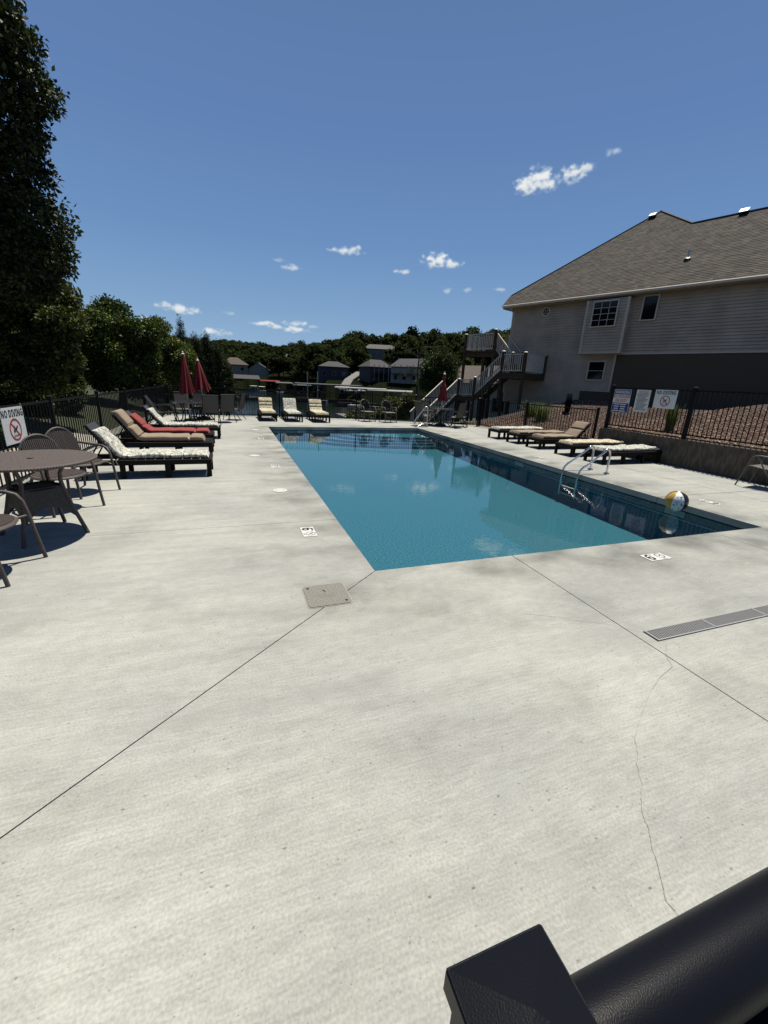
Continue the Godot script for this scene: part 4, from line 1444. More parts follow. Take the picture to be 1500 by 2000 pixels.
# ---------------------------------------------------------------- trees
func sprig(leaves: int, size: float, slim: float, sd: int) -> ArrayMesh:
	# a twig end: folded pointed leaves round a centre
	var r := RandomNumberGenerator.new()
	r.seed = sd
	var b := MB.new()
	for i in leaves:
		var d := V(r.randf_range(-1, 1), r.randf_range(-0.7, 0.8), r.randf_range(-1, 1)).normalized()
		var o := d * size * r.randf_range(0.2, 1.1)
		var side := d.cross(V(r.randf_range(-1, 1), r.randf_range(-0.2, 1), r.randf_range(-1, 1))).normalized()
		var up := side.cross(d).normalized()
		var l := size * r.randf_range(0.8, 1.25)
		var tip := o + d * l - up * l * 0.12
		var m := o + d * l * 0.45
		var wd := l * slim
		var e1 := m + side * wd + up * wd * 0.3
		var e2 := m - side * wd + up * wd * 0.3
		var nn := up
		b.tri3(o, e1, tip, nn, nn, nn)
		b.tri3(o, tip, e2, nn, nn, nn)
	return b.mesh()

func crown(o: Node3D, mesh: Mesh, clumps: Array, count: int, base: Color, lit: Color, sd: int, m: Material, droop := 0.0) -> void:
	# clumps: [centre, radii]; leaves sit mostly in the outer shell of each clump
	var r := RandomNumberGenerator.new()
	r.seed = sd
	var total := 0.0
	var cum: Array[float] = []
	for c in clumps:
		total += pow(c[1].x * c[1].y * c[1].z, 0.72)
		cum.append(total)
	var mm := MultiMesh.new()
	mm.transform_format = MultiMesh.TRANSFORM_3D
	mm.use_colors = true
	mm.mesh = mesh
	mm.instance_count = count
	for i in count:
		var pick := r.randf() * total
		var k := 0
		while cum[k] < pick:
			k += 1
		var c: Array = clumps[k]
		var d := V(r.randfn(), r.randfn(), r.randfn()).normalized()
		var q: Vector3 = c[0] + d * c[1] * (0.35 + 0.65 * pow(r.randf(), 0.55)) * r.randf_range(0.9, 1.1)
		var s := r.randf_range(0.75, 1.3)
		var bs := Basis.from_euler(V(r.randf_range(-0.8, 0.8), r.randf() * TAU, r.randf_range(-0.8, 0.8))).scaled(V(s, s, s))
		mm.set_instance_transform(i, Transform3D(bs, q - V(0, droop * r.randf(), 0)))
		var t := r.randf()
		var col := base.lerp(lit, pow(t, 1.4))
		mm.set_instance_color(i, col)
	var mi := MultiMeshInstance3D.new()
	mi.name = "crown"
	mi.multimesh = mm
	mi.material_override = m
	o.add_child(mi, true)
	mi.set_meta("kind", "stuff")

func trunk(o: Node3D, pts: Array, r0: float, r1: float, called := "trunk") -> void:
	var b := MB.new()
	var rr: Array = []
	for i in pts.size():
		rr.append(lerpf(r0, r1, i / (pts.size() - 1.0)))
	b.tube(pts, rr, 9)
	obj(called, b, M.bark, o)

func clumps_in(c: Vector3, rad: Vector3, n: int, s0: float, s1: float, sd: int) -> Array:
	var r := RandomNumberGenerator.new()
	r.seed = sd
	var out: Array = []
	for i in n:
		var d := V(r.randfn(), r.randfn(), r.randfn()).normalized()
		var s := r.randf_range(s0, s1)
		out.append([c + d * rad * (0.35 + 0.55 * pow(r.randf(), 0.5)), V(s, s * 0.75, s)])
	return out

func trees() -> void:
	var dark := Color(0.008, 0.013, 0.005)
	var mid := Color(0.052, 0.064, 0.022)
	var oakleaf := sprig(12, 0.095, 0.30, 1)
	var bigleaf := sprig(9, 0.11, 0.30, 2)
	# great oak at the left edge
	var o := thing("oak_tree", "tall dark oak towering at the left edge of the picture", "tree", V(-7.6, 0.3, -12.6))
	trunk(o, [V(0, -0.5, 0), V(0.1, 2.5, 0), V(0.0, 6, 0.1), V(0.3, 10, 0.0)], 0.42, 0.2)
	var edge := [[-4.15, 8.6, 0.75], [-3.85, 7.9, 0.7], [-3.45, 7.15, 0.55], [-4.0, 6.5, 0.7], [-3.95, 5.8, 0.65], [-3.75, 4.85, 0.7], [-3.85, 4.2, 0.7], [-4.3, 3.7, 0.75], [-4.7, 9.4, 0.9], [-4.9, 7.2, 0.9], [-4.8, 5.3, 0.9], [-4.9, 4.2, 0.8], [-5.2, 10.3, 1.0], [-5.6, 8.4, 1.0], [-5.6, 6.2, 1.0]]
	var cl: Array = []
	for e in edge:
		cl.append([V(e[0] + 7.6, e[1] - 0.3, 0.1 * sin(e[1] * 9.0)), V(e[2], e[2] * 0.72, e[2] * 1.2)])
	cl.append_array(clumps_in(V(-0.4, 7.4, 0), V(2.9, 5.0, 3.4), 34, 0.8, 1.3, 3))
	for e in edge:
		trunk(o, [V(0, clampf(e[1] - 2.2, 2.0, 9.0), 0), V((e[0] + 7.6) * 0.5, e[1] - 1.1, 0.2), V(e[0] + 7.4, e[1] - 0.4, 0)], 0.10, 0.015, "limb")
	crown(o, oakleaf, cl, 26000, dark, mid, 4, M.leaf, 0.25)
	# lower broadleaf in front of it
	var p := thing("broadleaf_tree", "lower leafy tree below the tall oak, its boughs reaching over the left fence", "tree", V(-6.4, 0.3, -14.6))
	trunk(p, [V(0, -0.5, 0), V(-0.1, 1.5, 0), V(0.1, 3.2, 0)], 0.2, 0.06)
	var cl2: Array = []
	for e in [[-4.95, 4.1, 0.55], [-4.45, 3.55, 0.6], [-4.2, 2.95, 0.55], [-4.6, 2.45, 0.6], [-4.5, 1.9, 0.6], [-4.9, 1.35, 0.5], [-5.6, 4.3, 0.7], [-5.5, 3.2, 0.8], [-5.6, 2.0, 0.8], [-6.4, 4.2, 0.9], [-6.6, 2.9, 1.0], [-6.6, 1.7, 0.9], [-7.5, 3.5, 1.0], [-7.7, 2.0, 1.0]]:
		cl2.append([V(e[0] + 6.4, e[1] - 0.3, 0.3 * sin(e[1] * 5.0)), V(e[2], e[2] * 0.6, e[2] * 1.2)])
		trunk(p, [V(0, clampf(e[1] - 1.2, 0.6, 3.0), 0), V(e[0] + 6.3, e[1] - 0.45, 0)], 0.05, 0.01, "limb")
	crown(p, oakleaf, cl2, 11000, Color(0.012, 0.019, 0.006), Color(0.095, 0.11, 0.03), 5, M.leaf, 0.15)
	# tree row beyond the fence
	var specs := [
		["maple_tree", "round bushy green maple beyond the left fence", V(-4.95, 0.2, -23.6), V(0, 2.45, 0), V(1.95, 2.2, 1.95), 30, 8000, bigleaf, Color(0.018, 0.028, 0.007), Color(0.105, 0.145, 0.036), 0.75],
		["maple_tree", "smaller maple between the round one and the tall oak", V(-7.9, 0.2, -25.5), V(0, 2.2, 0), V(1.7, 2.0, 1.6), 20, 5200, bigleaf, Color(0.016, 0.026, 0.007), Color(0.13, 0.15, 0.04), 0.7],
		["maple_tree", "lighter green young maple right of the round one", V(-4.2, -0.4, -33.0), V(0, 2.8, 0), V(1.9, 2.6, 1.9), 24, 6500, bigleaf, Color(0.03, 0.045, 0.011), Color(0.18, 0.21, 0.05), 0.7],
		["oak_tree", "dark tree filling the gap behind the maples at far left", V(-12.5, 0, -30.0), V(0, 5.0, 0), V(3.6, 4.0, 3.0), 24, 6000, bigleaf, Color(0.015, 0.024, 0.008), Color(0.05, 0.065, 0.018), 1.3],
	]
	for s in specs:
		var t := thing(s[0], s[1], "tree", s[2])
		trunk(t, [V(0, -0.6, 0), V(0.05, 1.0, 0), V(0, s[3].y, 0)], 0.13, 0.04)
		for k in 5:
			trunk(t, [V(0, 0.9 + 0.2 * k, 0), V(cos(k * 2.4) * s[4].x * 0.6, 1.9 + 0.35 * k, sin(k * 2.4) * s[4].z * 0.6)], 0.05, 0.012, "limb")
		crown(t, s[7], clumps_in(s[3], s[4], s[5], s[10] * 0.75, s[10] * 1.15, 50 + s[5]), s[6], s[8], s[9], 60 + s[5], M.leaf, 0.1)
	for e in [["dark low bush under the tall oak, close to the left fence", V(-5.4, 0.0, -10.2), V(0.9, 0.55, 1.5), 2600], ["dark bush behind the left fence between the oak and the round maple", V(-6.3, 0.1, -17.2), V(1.3, 0.7, 1.6), 3200], ["dark bushes under the smaller maple on the lawn", V(-8.2, 0.2, -22.5), V(2.0, 0.6, 1.2), 3000], ["dark thicket on the slope beyond the round maple", V(-8.5, 0.0, -38.0), V(5.5, 1.9, 2.0), 6000], ["dark bushes filling the shade left of the oak trunk", V(-9.6, 0.3, -15.6), V(2.4, 1.2, 2.2), 4200]]:
		var t := thing("bush", e[0], "bush", e[1])
		trunk(t, [V(0, -0.4, 0), V(0, e[2].y, 0)], 0.05, 0.02)
		crown(t, oakleaf, clumps_in(V(0, e[2].y, 0), e[2], 14, 0.4, 0.65, 130 + e[3]), e[3], Color(0.009, 0.015, 0.005), Color(0.05, 0.066, 0.018), 140 + e[3], M.leaf)
	# conifer and the clipped evergreen columns beside the lake view
	var needle := sprig(12, 0.10, 0.12, 6)
	for e in [["conifer_tree", "slim pointed conifer behind the red umbrellas", V(-3.15, -1.0, -36.0), 6.4, 0.95], ["arborvitae", "dense evergreen column right of the pointed conifer", V(-2.3, -1.0, -37.0), 5.5, 0.85], ["arborvitae", "second evergreen column from the pointed conifer", V(-1.55, -1.0, -37.6), 5.6, 0.8], ["arborvitae", "third evergreen column, shorter, next to the lake view", V(-0.85, -1.0, -38.0), 5.0, 0.8], ["arborvitae", "low evergreen at the end of the column row where the lake opens", V(-0.25, -1.0, -38.4), 3.8, 0.75]]:
		var t := thing(e[0], e[1], "tree", e[2])
		trunk(t, [V(0, -1, 0), V(0, e[3] * 0.9, 0)], 0.09, 0.01)
		var c3: Array = []
		var n := 16
		for k in n:
			var f := k / (n - 1.0)
			var rad: float = e[4] * pow(1.0 - f, 0.75 if e[0] == "conifer_tree" else 0.42) + 0.08
			for j in 3:
				var an := k * 1.1 + j * 2.1
				c3.append([V(cos(an) * rad * 0.5, 0.3 + f * (e[3] - 0.4), sin(an) * rad * 0.5), V(rad * 0.62, e[3] / n * 1.1, rad * 0.62)])
		crown(t, needle, c3, 3200, Color(0.014, 0.022, 0.010), Color(0.045, 0.062, 0.024), 70 + int(e[3] * 10), M.leaf)
	# by the stairs
	for e in [["bush", "big rounded dark green bush left of the wooden stairs", V(16.9, -3.2, -33.0), V(0, 5.0, 0), V(1.7, 2.4, 1.7), 22, 6500, Color(0.018, 0.030, 0.009), Color(0.06, 0.085, 0.022), 0.9], ["bush", "pale sunlit brush on the bank below the white lake house", V(11.9, -1.6, -29.8), V(0, 1.5, 0), V(1.9, 0.8, 1.2), 14, 2000, Color(0.06, 0.065, 0.025), Color(0.15, 0.15, 0.06), 0.5], ["bush", "low brush behind the two empty chairs at the far fence", V(8.7, -1.3, -27.5), V(0, 0.7, 0), V(1.6, 0.6, 1.0), 10, 1500, Color(0.03, 0.04, 0.014), Color(0.09, 0.10, 0.035), 0.45]]:
		var t := thing(e[0], e[1], "bush", e[2])
		trunk(t, [V(0, -0.8, 0), V(0, e[3].y, 0)], 0.08, 0.03)
		crown(t, bigleaf, clumps_in(e[3], e[4], e[5], e[9] * 0.7, e[9] * 1.2, 80 + e[5]), e[6], e[7], e[8], 90 + e[5], M.leaf)
	# bare tree in front of the white lake house
	var bt := thing("bare_tree", "thin bare-limbed tree standing before the white lake house", "tree", V(28.2, -3.5, -63.5))
	trunk(bt, [V(0, -1, 0), V(0.1, 4, 0), V(0.0, 8.0, 0.1), V(0.3, 10.6, 0)], 0.22, 0.05)
	var r := RandomNumberGenerator.new()
	r.seed = 8
	var tips: Array = []
	for k in 16:
		var y := r.randf_range(4.0, 10.0)
		var an := r.randf() * TAU
		var l := r.randf_range(0.8, 2.4)
		var q := V(cos(an) * l, y + l * 0.7, sin(an) * l)
		trunk(bt, [V(0.05, y, 0), V(cos(an) * l * 0.5, y + l * 0.25, sin(an) * l * 0.5), q], 0.06, 0.012, "limb")
		tips.append([q, V(0.5, 0.4, 0.5)])
	crown(bt, bigleaf, tips, 420, Color(0.02, 0.03, 0.01), Color(0.05, 0.06, 0.02), 17, M.leaf)
	# the woods on the hills: crowns of card-sized leaf masses
	var kinds: Array[Mesh] = []
	for k in 5:
		var rr := RandomNumberGenerator.new()
		rr.seed = 100 + k
		var b := MB.new()
		var cc := clumps_in(V(0, 0.58, 0), V(0.36, 0.36, 0.36), 13, 0.13, 0.23, 110 + k)
		for i in 900:
			var c: Array = cc[rr.randi() % cc.size()]
			var d := V(rr.randfn(), rr.randfn(), rr.randfn()).normalized()
			var q: Vector3 = c[0] + d * c[1] * rr.randf_range(0.7, 1.1)
			var side := d.cross(V(rr.randfn(), rr.randfn(), rr.randfn())).normalized()
			var up := side.cross(d).normalized()
			var s := rr.randf_range(0.02, 0.045)
			var g := rr.randf_range(0.6, 1.4)
			b.tint = Color(g, g, g * 0.95)
			var nn := (d * 0.6 + V(0, 0.4, 0)).normalized()
			b.tri3(q - side * s, q + side * s, q + up * s * 1.5, nn, nn, nn)
			b.tri3(q - side * s, q + side * s * 0.9, q - up * s * 1.3, nn, nn, nn)
		b.tint = Color(0.5, 0.45, 0.4)
		b.tube([V(0, -0.1, 0), V(0, 0.6, 0)], 0.018, 5, false)
		kinds.append(b.mesh())
	var lists: Array = [[], [], [], [], []]
	r.seed = 9
	var clear := [[12.9, 162, 2.6, 15], [16.3, 156, 2.4, 20], [18.2, 148, 2.2, 18], [23.4, 138, 2.8, 20], [19.2, 208, 3.6, 42], [25.4, 192, 3.0, 40], [0.7, 214, 1.9, 14], [3.6, 216, 1.7, 14], [20.8, 146, 1.0, 10], [19.2, 190, 2.8, 16], [7.4, 255, 1.0, 10]]
	for i in 2200:
		var az := r.randf_range(-36.0, 58.0)
		var d := shore_d(az) + 8.0 + 190.0 * pow(r.randf(), 0.85)
		var ok := true
		for c in clear:
			if absf(az - c[0]) < c[2] * 0.85 and absf(d - c[1]) < c[3] * 0.8:
				ok = false
			elif absf(az - c[0]) < c[2] * 0.7 and d < c[1] and d > c[1] - 34.0:
				ok = false
		if not ok:
			continue
		var tall := r.randf_range(8.0, 14.5) * (0.75 if d < shore_d(az) + 25.0 else 1.0)
		var q := polar(az, d)
		var s := tall * r.randf_range(0.85, 1.1)
		lists[r.randi() % 5].append([Transform3D(Basis(UP, r.randf() * TAU).scaled(V(s, tall, s)), q), r.randf_range(0.0, 1.0), r.randf_range(0.65, 1.25)])
	# smaller trees standing between the lake houses
	for e in [[5.3, 214, 9], [6.6, 208, 10], [8.6, 184, 10], [10.6, 172, 9], [9.6, 180, 11], [14.5, 176, 7], [15.9, 184, 8], [16.6, 178, 6], [20.7, 162, 7], [21.2, 152, 6], [21.8, 170, 8], [25.9, 142, 8], [26.9, 134, 7], [28.5, 126, 8], [30.0, 128, 9], [2.3, 226, 10], [-1.2, 222, 10], [17.4, 196, 6], [20.0, 205, 5], [22.3, 210, 9], [23.0, 190, 6], [27.4, 190, 9], [16.2, 214, 10]]:
		var s: float = e[2]
		lists[r.randi() % 5].append([Transform3D(Basis(UP, r.randf() * TAU).scaled(V(s, s, s)), polar(e[0], e[1])), r.randf(), r.randf_range(0.7, 1.5)])
	# the belt of trees that goes on along the left side, towards the viewer
	for i in 70:
		var q := V(r.randf_range(-46, -15), 0, r.randf_range(-48, 22))
		if q.x > -20.0 and q.z > -8.0:
			q.x -= 8.0
		q.y = land_h(q.x, q.z) - 0.3
		var tall := r.randf_range(9.0, 15.0)
		lists[r.randi() % 5].append([Transform3D(Basis(UP, r.randf() * TAU).scaled(V(tall * 0.8, tall, tall * 0.8)), q), r.randf_range(0.0, 1.0), r.randf_range(0.65, 1.25)])
	for k in 5:
		var mm := MultiMesh.new()
		mm.transform_format = MultiMesh.TRANSFORM_3D
		mm.use_colors = true
		mm.mesh = kinds[k]
		mm.instance_count = lists[k].size()
		for i in lists[k].size():
			mm.set_instance_transform(i, lists[k][i][0])
			var c := Color(0.008, 0.013, 0.005).lerp(Color(0.020, 0.026, 0.009), lists[k][i][1])
			var g: float = lists[k][i][2]
			mm.set_instance_color(i, Color(c.r * g, c.g * g, c.b * g))
		var mi := MultiMeshInstance3D.new()
		mi.name = numbered("woods")
		mi.multimesh = mm
		mi.material_override = M.far_leaf
		add_child(mi)
		mi.set_meta("kind", "stuff")
		mi.set_meta("label", "leafy woods covering the hills across the lake")
		mi.set_meta("group", "woods on the hills")
	for e in [["big round dark tree rising above the ridge, right of the long cream house", 23.5, 205.0, 17.0, 0], ["tall tree standing out of the ridge above the green lawn", 17.0, 250.0, 16.0, 1], ["tall dark tree on the point left of the navy house", 10.2, 178.0, 13.0, 2], ["leafy tree on the shore between the two far left houses and the point", 6.0, 205.0, 12.0, 3]]:
		var t := thing("hill_tree", e[0], "tree", polar(e[1], e[2]))
		var mm := kinds[e[4]]
		var m := M.far_leaf.duplicate() as StandardMaterial3D
		m.albedo_color = lin(0.011, 0.016, 0.006)
		put("crown", mm, m, t, Vector3.ZERO, Basis.from_scale(V(e[3] * 1.05, e[3], e[3] * 1.05)))
		var tb := MB.new()
		tb.tube([V(0, -1, 0), V(0, e[3] * 0.5, 0)], [0.35, 0.15], 7)
		obj("trunk", tb, M.bark, t)

# ---------------------------------------------------------------- sun loungers (local +x is the foot end)
func cushion(path: Array, wide: float, thick: float, seams: Array, lumps: float, sd: int) -> MB:
	# a padded mattress swept along the path; seams are pinched across it
	var b := MB.new()
	var lens: Array[float] = [0.0]
	for i in range(1, path.size()):
		lens.append(lens[i - 1] + (path[i] - path[i - 1]).length())
	var total: float = lens[lens.size() - 1]
	var nz := noise(2.2, sd, 2)
	var rows := 72
	var seg := 22
	var ring: Array = []
	for i in rows + 1:
		var s := total * i / rows
		var k := 0
		while k < lens.size() - 2 and lens[k + 1] < s:
			k += 1
		var u: float = (s - lens[k]) / (lens[k + 1] - lens[k])
		var c: Vector2 = path[k].lerp(path[k + 1], u)
		var d0: Vector2 = (path[k + 1] - path[k]).normalized()
		var dn := d0
		if u > 0.5 and k + 2 < path.size():
			dn = d0.lerp((path[k + 2] - path[k + 1]).normalized(), (u - 0.5)).normalized()
		elif u < 0.5 and k > 0:
			dn = d0.lerp((path[k] - path[k - 1]).normalized(), 0.5 - u).normalized()
		var up := Vector2(dn.y, -dn.x)
		var e := minf(s, total - s) / (thick * 0.55)
		var t := thick * (sqrt(clampf(1.0 - pow(1.0 - minf(e, 1.0), 2.0), 0.0, 1.0)) if e < 1.0 else 1.0)
		t = maxf(t, 0.004)
		for q in seams:
			t *= 1.0 - 0.62 * exp(-pow((s - q * total) / 0.016, 2.0))
		t *= 1.0 + lumps * nz.get_noise_2d(s * 1.2, 3.0)
		var w := wide * 0.5 * (1.0 if e >= 1.0 else 0.93 + 0.07 * clampf(e, 0.0, 1.0)) * (1.0 + lumps * 0.10 * nz.get_noise_2d(s, 20.0))
		var row: Array = []
		for j in seg:
			var a := TAU * j / seg
			var cx := signf(cos(a)) * pow(absf(cos(a)), 0.32)
			var cy := signf(sin(a)) * pow(absf(sin(a)), 0.62)
			var hh := t * 0.5 + t * 0.5 * cy
			hh *= 1.0 + lumps * 0.8 * nz.get_noise_3d(s * 1.5, cx * 0.6, 9.0) * maxf(0.0, cy)
			var p := c + up * hh
			row.append(V(p.x, p.y, w * cx))
		ring.append(row)
	var norm := func(i: int, j: int) -> Vector3:
		var i0 := maxi(i - 1, 0)
		var i1 := mini(i + 1, rows)
		var a: Vector3 = ring[i1][j] - ring[i0][j]
		var e: Vector3 = ring[i][(j + 1) % seg] - ring[i][(j + seg - 1) % seg]
		var m := Vector3.ZERO
		for q in seg:
			m += ring[i][q]
		m /= seg
		var nn := a.cross(e).normalized()
		return nn if nn.dot(ring[i][j] - m) > 0.0 else -nn
	for i in rows:
		for j in seg:
			var k := (j + 1) % seg
			b.tri3(ring[i][j], ring[i][k], ring[i + 1][k], norm.call(i, j), norm.call(i, k), norm.call(i + 1, k))
			b.tri3(ring[i][j], ring[i + 1][k], ring[i + 1][j], norm.call(i, j), norm.call(i + 1, k), norm.call(i + 1, j))
	return b

func lounger(label: String, at: Vector3, turn: float, back: float, cloth: Material, opt: Dictionary) -> void:
	var o := thing("sun_lounger", label, "sun lounger", at, turn, "loungers round the pool")
	var top := 0.315
	var hinge := -0.42
	var f := MB.new()
	for s in [-1, 1]:
		f.box(V(0, top - 0.055, s * 0.300), V(1.95, 0.085, 0.045), Basis.IDENTITY, 0.006)
	f.box(V(0.952, top - 0.055, 0), V(0.045, 0.085, 0.555), Basis.IDENTITY, 0.006)
	f.box(V(-0.952, top - 0.055, 0), V(0.045, 0.085, 0.555), Basis.IDENTITY, 0.006)
	f.box(V(0.25, top - 0.075, 0), V(0.05, 0.045, 0.555))
	f.box(V(-0.40, top - 0.075, 0), V(0.05, 0.045, 0.555))
	obj("frame", f, M.lounger, o)
	var leg := boxm(V(0.075, top - 0.095, 0.055), 0.006)
	for x in [0.93, 0.29, -0.36, -0.90]:
		for s in [-1, 1]:
			put("leg", leg, M.lounger, o, V(x, (top - 0.095) * 0.5, s * 0.292))
	var slat := boxm(V(0.125, 0.018, 0.555), 0.003)
	for k in 10:
		put("slat", slat, M.lounger, o, V(0.865 - 0.137 * k, top - 0.012, 0))
	var a := deg_to_rad(back)
	var dir := Vector2(-cos(a), sin(a))
	var bl := 0.66
	var bb := Basis(V(0, 0, 1), -a)
	var bk := MB.new()
	for s in [-1, 1]:
		var m := Vector2(hinge, top - 0.02) + dir * bl * 0.5
		bk.box(V(m.x, m.y, s * 0.262), V(bl, 0.035, 0.045), bb, 0.005)
	var backo := obj("backrest", bk, M.lounger, o)
	var bs := boxm(V(0.118, 0.018, 0.56), 0.003)
	for k in 5:
		var m := Vector2(hinge, top - 0.01) + dir * (0.066 + 0.132 * k)
		put("slat", bs, M.lounger_grey if k == 4 and opt.get("pale_top", false) else M.lounger, backo, V(m.x, m.y, 0), bb)
	if back > 5.0:
		var pr := MB.new()
		for s in [-1, 1]:
			var m := Vector2(hinge, top - 0.03) + dir * 0.38
			pr.beam(V(m.x, m.y, s * 0.24), V(hinge - 0.42, top - 0.07, s * 0.24), 0.02, 0.02)
			pr.ball(V(hinge - 0.40, top - 0.10, s * 0.27), V(0.05, 0.05, 0.012), 6, 12)
		obj("support_arm", pr, M.lounger, o)
	# the cushion
	var front: float = 0.95 - opt.get("inset", 0.02)
	var cl: float = opt.get("back_len", 0.56)
	var y := top - 0.002
	var h := Vector2(hinge, y)
	var pts: Array = [Vector2(front, y)]
	for k in 7:
		pts.append(Vector2(lerpf(front, hinge + 0.09, (k + 1) / 7.0), y))
	for k in 6:
		var t := (k + 1) / 7.0
		var p0 := Vector2(hinge + 0.09, y)
		var p2 := h + dir * 0.09
		pts.append(p0.lerp(h, t).lerp(h.lerp(p2, t), t))
	for k in 5:
		pts.append(h + dir * lerpf(0.09, cl, k / 4.0))
	var lift := Vector2(dir.y, -dir.x)
	if back > 60.0:
		lift = lift
	var c := cushion(pts, opt.get("wide", 0.54), opt.get("thick", 0.075), opt.get("seams", []), opt.get("lumps", 0.12), int(at.x * 31 + at.z * 17))
	obj("cushion", c, cloth, o)
	if opt.get("ties", false):
		var t := MB.new()
		t.tube([V(-0.40, top + 0.01, 0.29), V(-0.43, top - 0.03, 0.325), V(-0.40, top - 0.10, 0.328)], 0.004, 5)
		t.tube([V(-0.40, top + 0.01, 0.29), V(-0.50, top - 0.06, 0.33), V(-0.56, top - 0.03, 0.33)], 0.004, 5)
		obj("tie", t, M.white_vinyl, o)

func loungers() -> void:
	var seams := [0.13, 0.66, 0.80, 0.895]
	lounger("lounger with a white scroll-print cushion, beside the wicker table, head raised", V(-1.345, 0, -7.87), 0.0, 56, M.floral_grey, {"back_len": 0.54, "thick": 0.085, "lumps": 0.28, "pale_top": true, "ties": true})
	lounger("lounger with a thick tan cushion, its head raised highest", V(-1.395, 0, -9.80), 0.0, 55, M.tan, {"inset": 0.13, "back_len": 0.70, "thick": 0.115, "seams": [0.15, 0.655, 0.80], "lumps": 0.12})
	lounger("lounger with a red cushion on the left side of the deck", V(-1.405, 0, -11.10), 0.0, 46, M.red_cloth, {"inset": 0.08, "back_len": 0.54, "thick": 0.085, "seams": [0.17, 0.80], "lumps": 0.12, "pale_top": true})
	lounger("lounger with a white scroll-print cushion, behind the red one, next to the umbrella tables", V(-1.285, 0, -12.45), 0.0, 52, M.floral_grey, {"back_len": 0.54, "thick": 0.08, "lumps": 0.25, "pale_top": true})
	lounger("lounger with a cream flowered cushion at the far end, first from the left", V(1.36, 0, -17.92), -PI / 2, 58, M.floral_cream, {"back_len": 0.58, "thick": 0.09, "seams": [0.80, 0.88], "lumps": 0.15})
	lounger("lounger with a grey flowered cushion between the two cream ones at the far end", V(2.34, 0, -17.80), -PI / 2, 57, M.floral_grey, {"back_len": 0.60, "thick": 0.07, "lumps": 0.12})
	lounger("lounger with a cream flowered cushion at the far end, third from the left", V(3.40, 0, -17.62), -PI / 2, 57, M.floral_cream, {"back_len": 0.58, "thick": 0.09, "seams": [0.80, 0.88], "lumps": 0.15})
	lounger("flat lounger with a grey flowered cushion, farthest of those on the right side", V(9.40, 0, -12.25), PI, 0, M.floral_grey, {"back_len": 0.5, "thick": 0.08, "lumps": 0.22})
	lounger("flat lounger with a tan cushion, second farthest on the right side", V(9.42, 0, -11.20), PI, 0, M.tan, {"back_len": 0.5, "thick": 0.08, "lumps": 0.15, "seams": [0.2]})
	lounger("lounger with a tan cushion and raised head by the right fence", V(9.40, 0, -10.18), PI, 46, M.tan, {"inset": 0.12, "back_len": 0.62, "thick": 0.085, "seams": [0.66, 0.83], "lumps": 0.14})
	lounger("flat lounger with a cream flowered cushion, second nearest on the right side", V(9.42, 0, -8.95), PI, 0, M.floral_cream, {"back_len": 0.5, "thick": 0.085, "lumps": 0.22})
	lounger("flat lounger with a grey flowered cushion behind the pool ladder, against the retaining wall", V(9.44, 0, -7.90), PI, 0, M.floral_grey, {"back_len": 0.5, "thick": 0.085, "lumps": 0.30})

